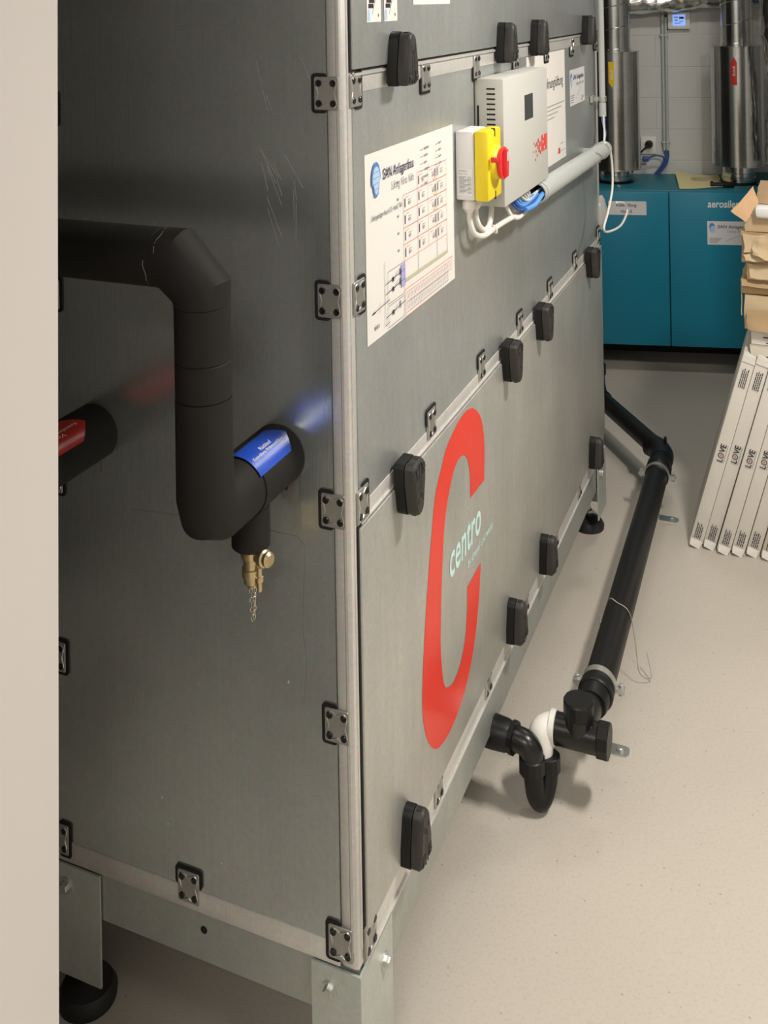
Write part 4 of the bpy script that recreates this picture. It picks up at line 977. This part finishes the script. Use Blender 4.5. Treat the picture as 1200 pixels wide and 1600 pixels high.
def flap_mesh(pts, parent, mat, amp=.006, seed=0, name='flap', th=.002):
    """crumpled four-cornered sheet with thickness"""
    a, b_, c, d = [Vector(p) for p in pts]; n = 7; V_ = []
    nn = (b_-a).cross(d-a).normalized()
    for side in (0, th):
        for i in range(n+1):
            for j in range(n+1):
                s_, t_ = i/n, j/n; p = (a*(1-s_)+b_*s_)*(1-t_)+(d*(1-s_)+c*s_)*t_
                V_.append(p+noise.noise_vector(p*30+Vector((seed,0,0)))*amp+nn*side)
    m_ = (n+1)**2; F_ = []
    for i in range(n):
        for j in range(n):
            q = (i*(n+1)+j, (i+1)*(n+1)+j, (i+1)*(n+1)+j+1, i*(n+1)+j+1); F_.append(q); F_.append(tuple(m_+k_ for k_ in reversed(q)))
    for i in range(n):
        for q0, q1 in ((i*(n+1), (i+1)*(n+1)), (i*(n+1)+n, (i+1)*(n+1)+n), (i, i+1), (n*(n+1)+i, n*(n+1)+i+1)): F_.append((q0, q1, q1+m_, q0+m_))
    return MB().add(V_, F_).build(name, mat, parent, 50)
t, b_ = carton('flat_carton', 1.93, 2.25, -.452, -.72, .578, .627, 'carton_dirty', 'creamy torn flat carton, lowest of the stacked ones', 1, amp=.004)
flap_mesh([(1.925,-.452,.627),(1.925,-.54,.630),(1.90,-.54,.612),(1.905,-.455,.600)], b_, 'carton_dirty', .003, 1)
q = MB()
for k_ in range(3): q.quad((1.9235, -.475, .585), -W_, Z, .008, .06, .006+.010*k_, .009+.010*k_)
q.build('print', 'ink_grey', b_, 0)
t, b_ = carton('flat_carton', 1.94, 2.26, -.455, -.72, .629, .672, 'carton_white', 'clean white flat carton directly under the brown cartons', 2, amp=.003)
q = MB(); q.quad((1.9335, -.49, .64), -W_, Z, 0, .04, .012, .016).quad((1.9335, -.49, .64), -W_, Z, .008, .04, -.004, -.001); q.build('print', 'ink', b_, 0)
t, b_ = carton('brown_carton', 1.94, 2.28, -.437, -.73, .674, .778, 'kraft_light', 'light brown carton above the white ones with a folded lower flap', 3)
flap_mesh([(1.930,-.445,.730),(1.930,-.54,.742),(1.918,-.54,.678),(1.918,-.448,.678)], b_, 'kraft', .006, 5)
flap_mesh([(1.935,-.432,.778),(1.99,-.430,.778),(1.99,-.428,.715),(1.935,-.430,.715)], b_, 'kraft_light', .003, 6)
t, b_ = carton('brown_carton', 1.95, 2.28, -.430, -.73, .780, .824, 'kraft', 'thin mid brown carton in the middle of the stack', 4)
flap_mesh([(1.945,-.430,.822),(1.945,-.54,.820),(1.925,-.54,.806),(1.925,-.432,.808)], b_, 'kraft', .004, 8)
t, b_ = carton('brown_carton', 1.94, 2.26, -.449, -.73, .826, .876, 'kraft_light', 'pale creased narrow carton set back in the stack', 5, amp=.007)
flap_mesh([(1.934,-.452,.874),(1.934,-.53,.872),(1.922,-.53,.832),(1.922,-.455,.834)], b_, 'kraft_light', .006, 9)
t, b_ = carton('brown_carton', 1.94, 2.28, -.434, -.73, .878, .968, 'kraft', 'large torn brown carton with crumpled paper hanging out', 6, amp=.008)
flap_mesh([(1.930,-.440,.966),(1.930,-.49,.970),(1.918,-.49,.915),(1.918,-.440,.912)], b_, 'kraft_light', .006, 11)
flap_mesh([(1.925,-.470,.955),(1.915,-.54,.985),(1.900,-.54,.900),(1.905,-.462,.900)], b_, 'kraft_light', .020, 13, 'crumpled_paper')
flap_mesh([(1.922,-.438,.905),(1.92,-.50,.93),(1.91,-.50,.890),(1.91,-.445,.885)], b_, 'kraft_light', .010, 17, 'crumpled_paper')
t, b_ = carton('brown_carton', 1.96, 2.26, -.440, -.73, .970, 1.020, 'kraft_light', 'crushed light carton near the top of the stack', 7, amp=.012)
fl = flap_mesh([(1.95,-.470,1.112),(1.935,-.402,1.034),(1.93,-.446,1.004),(1.945,-.482,1.060)], b_, 'kraft_orange', .004, 21); fl['label'] = 'pointed orange brown cardboard flap sticking up'
bgm = MB().box(1.93, 2.1, -.60, -.476, 1.018, 1.052, b=.008)
for v in bgm.v: v += noise.noise_vector(v*20)*.008
single(bgm, 'plastic_bag', 'label_white', (1.95, -.5, 1.02), MF, 'crumpled whitish packaging bag on the carton stack', 'bag')
t, b_ = carton('brown_carton', 1.98, 2.22, -.478, -.73, 1.054, 1.085, 'kraft', 'small brown carton topmost on the stack at the right edge', 9, amp=.010)
# clear packing film caught at the far edge of the unit
cf = MB(); V_ = []; nS = 16
for i in range(9):
    for j in range(nS):
        a = 2*PI*j/nS; z = .945+.014*i; r = .020*math.sin(PI*(i+.6)/9.6)+.003
        V_.append(Vector((1.952+r*math.cos(a)*1.3, .004+r*math.sin(a), z))+noise.noise_vector(Vector((a, z*40, 0)))*.006)
cf.add(V_, [(i*nS+j, i*nS+(j+1) % nS, (i+1)*nS+(j+1) % nS, (i+1)*nS+j) for i in range(8) for j in range(nS)])
single(cf, 'plastic_film', 'clear_film', (1.952, .004, .945), MF, 'crumpled translucent film hanging at the far edge of the steel unit', 'film')
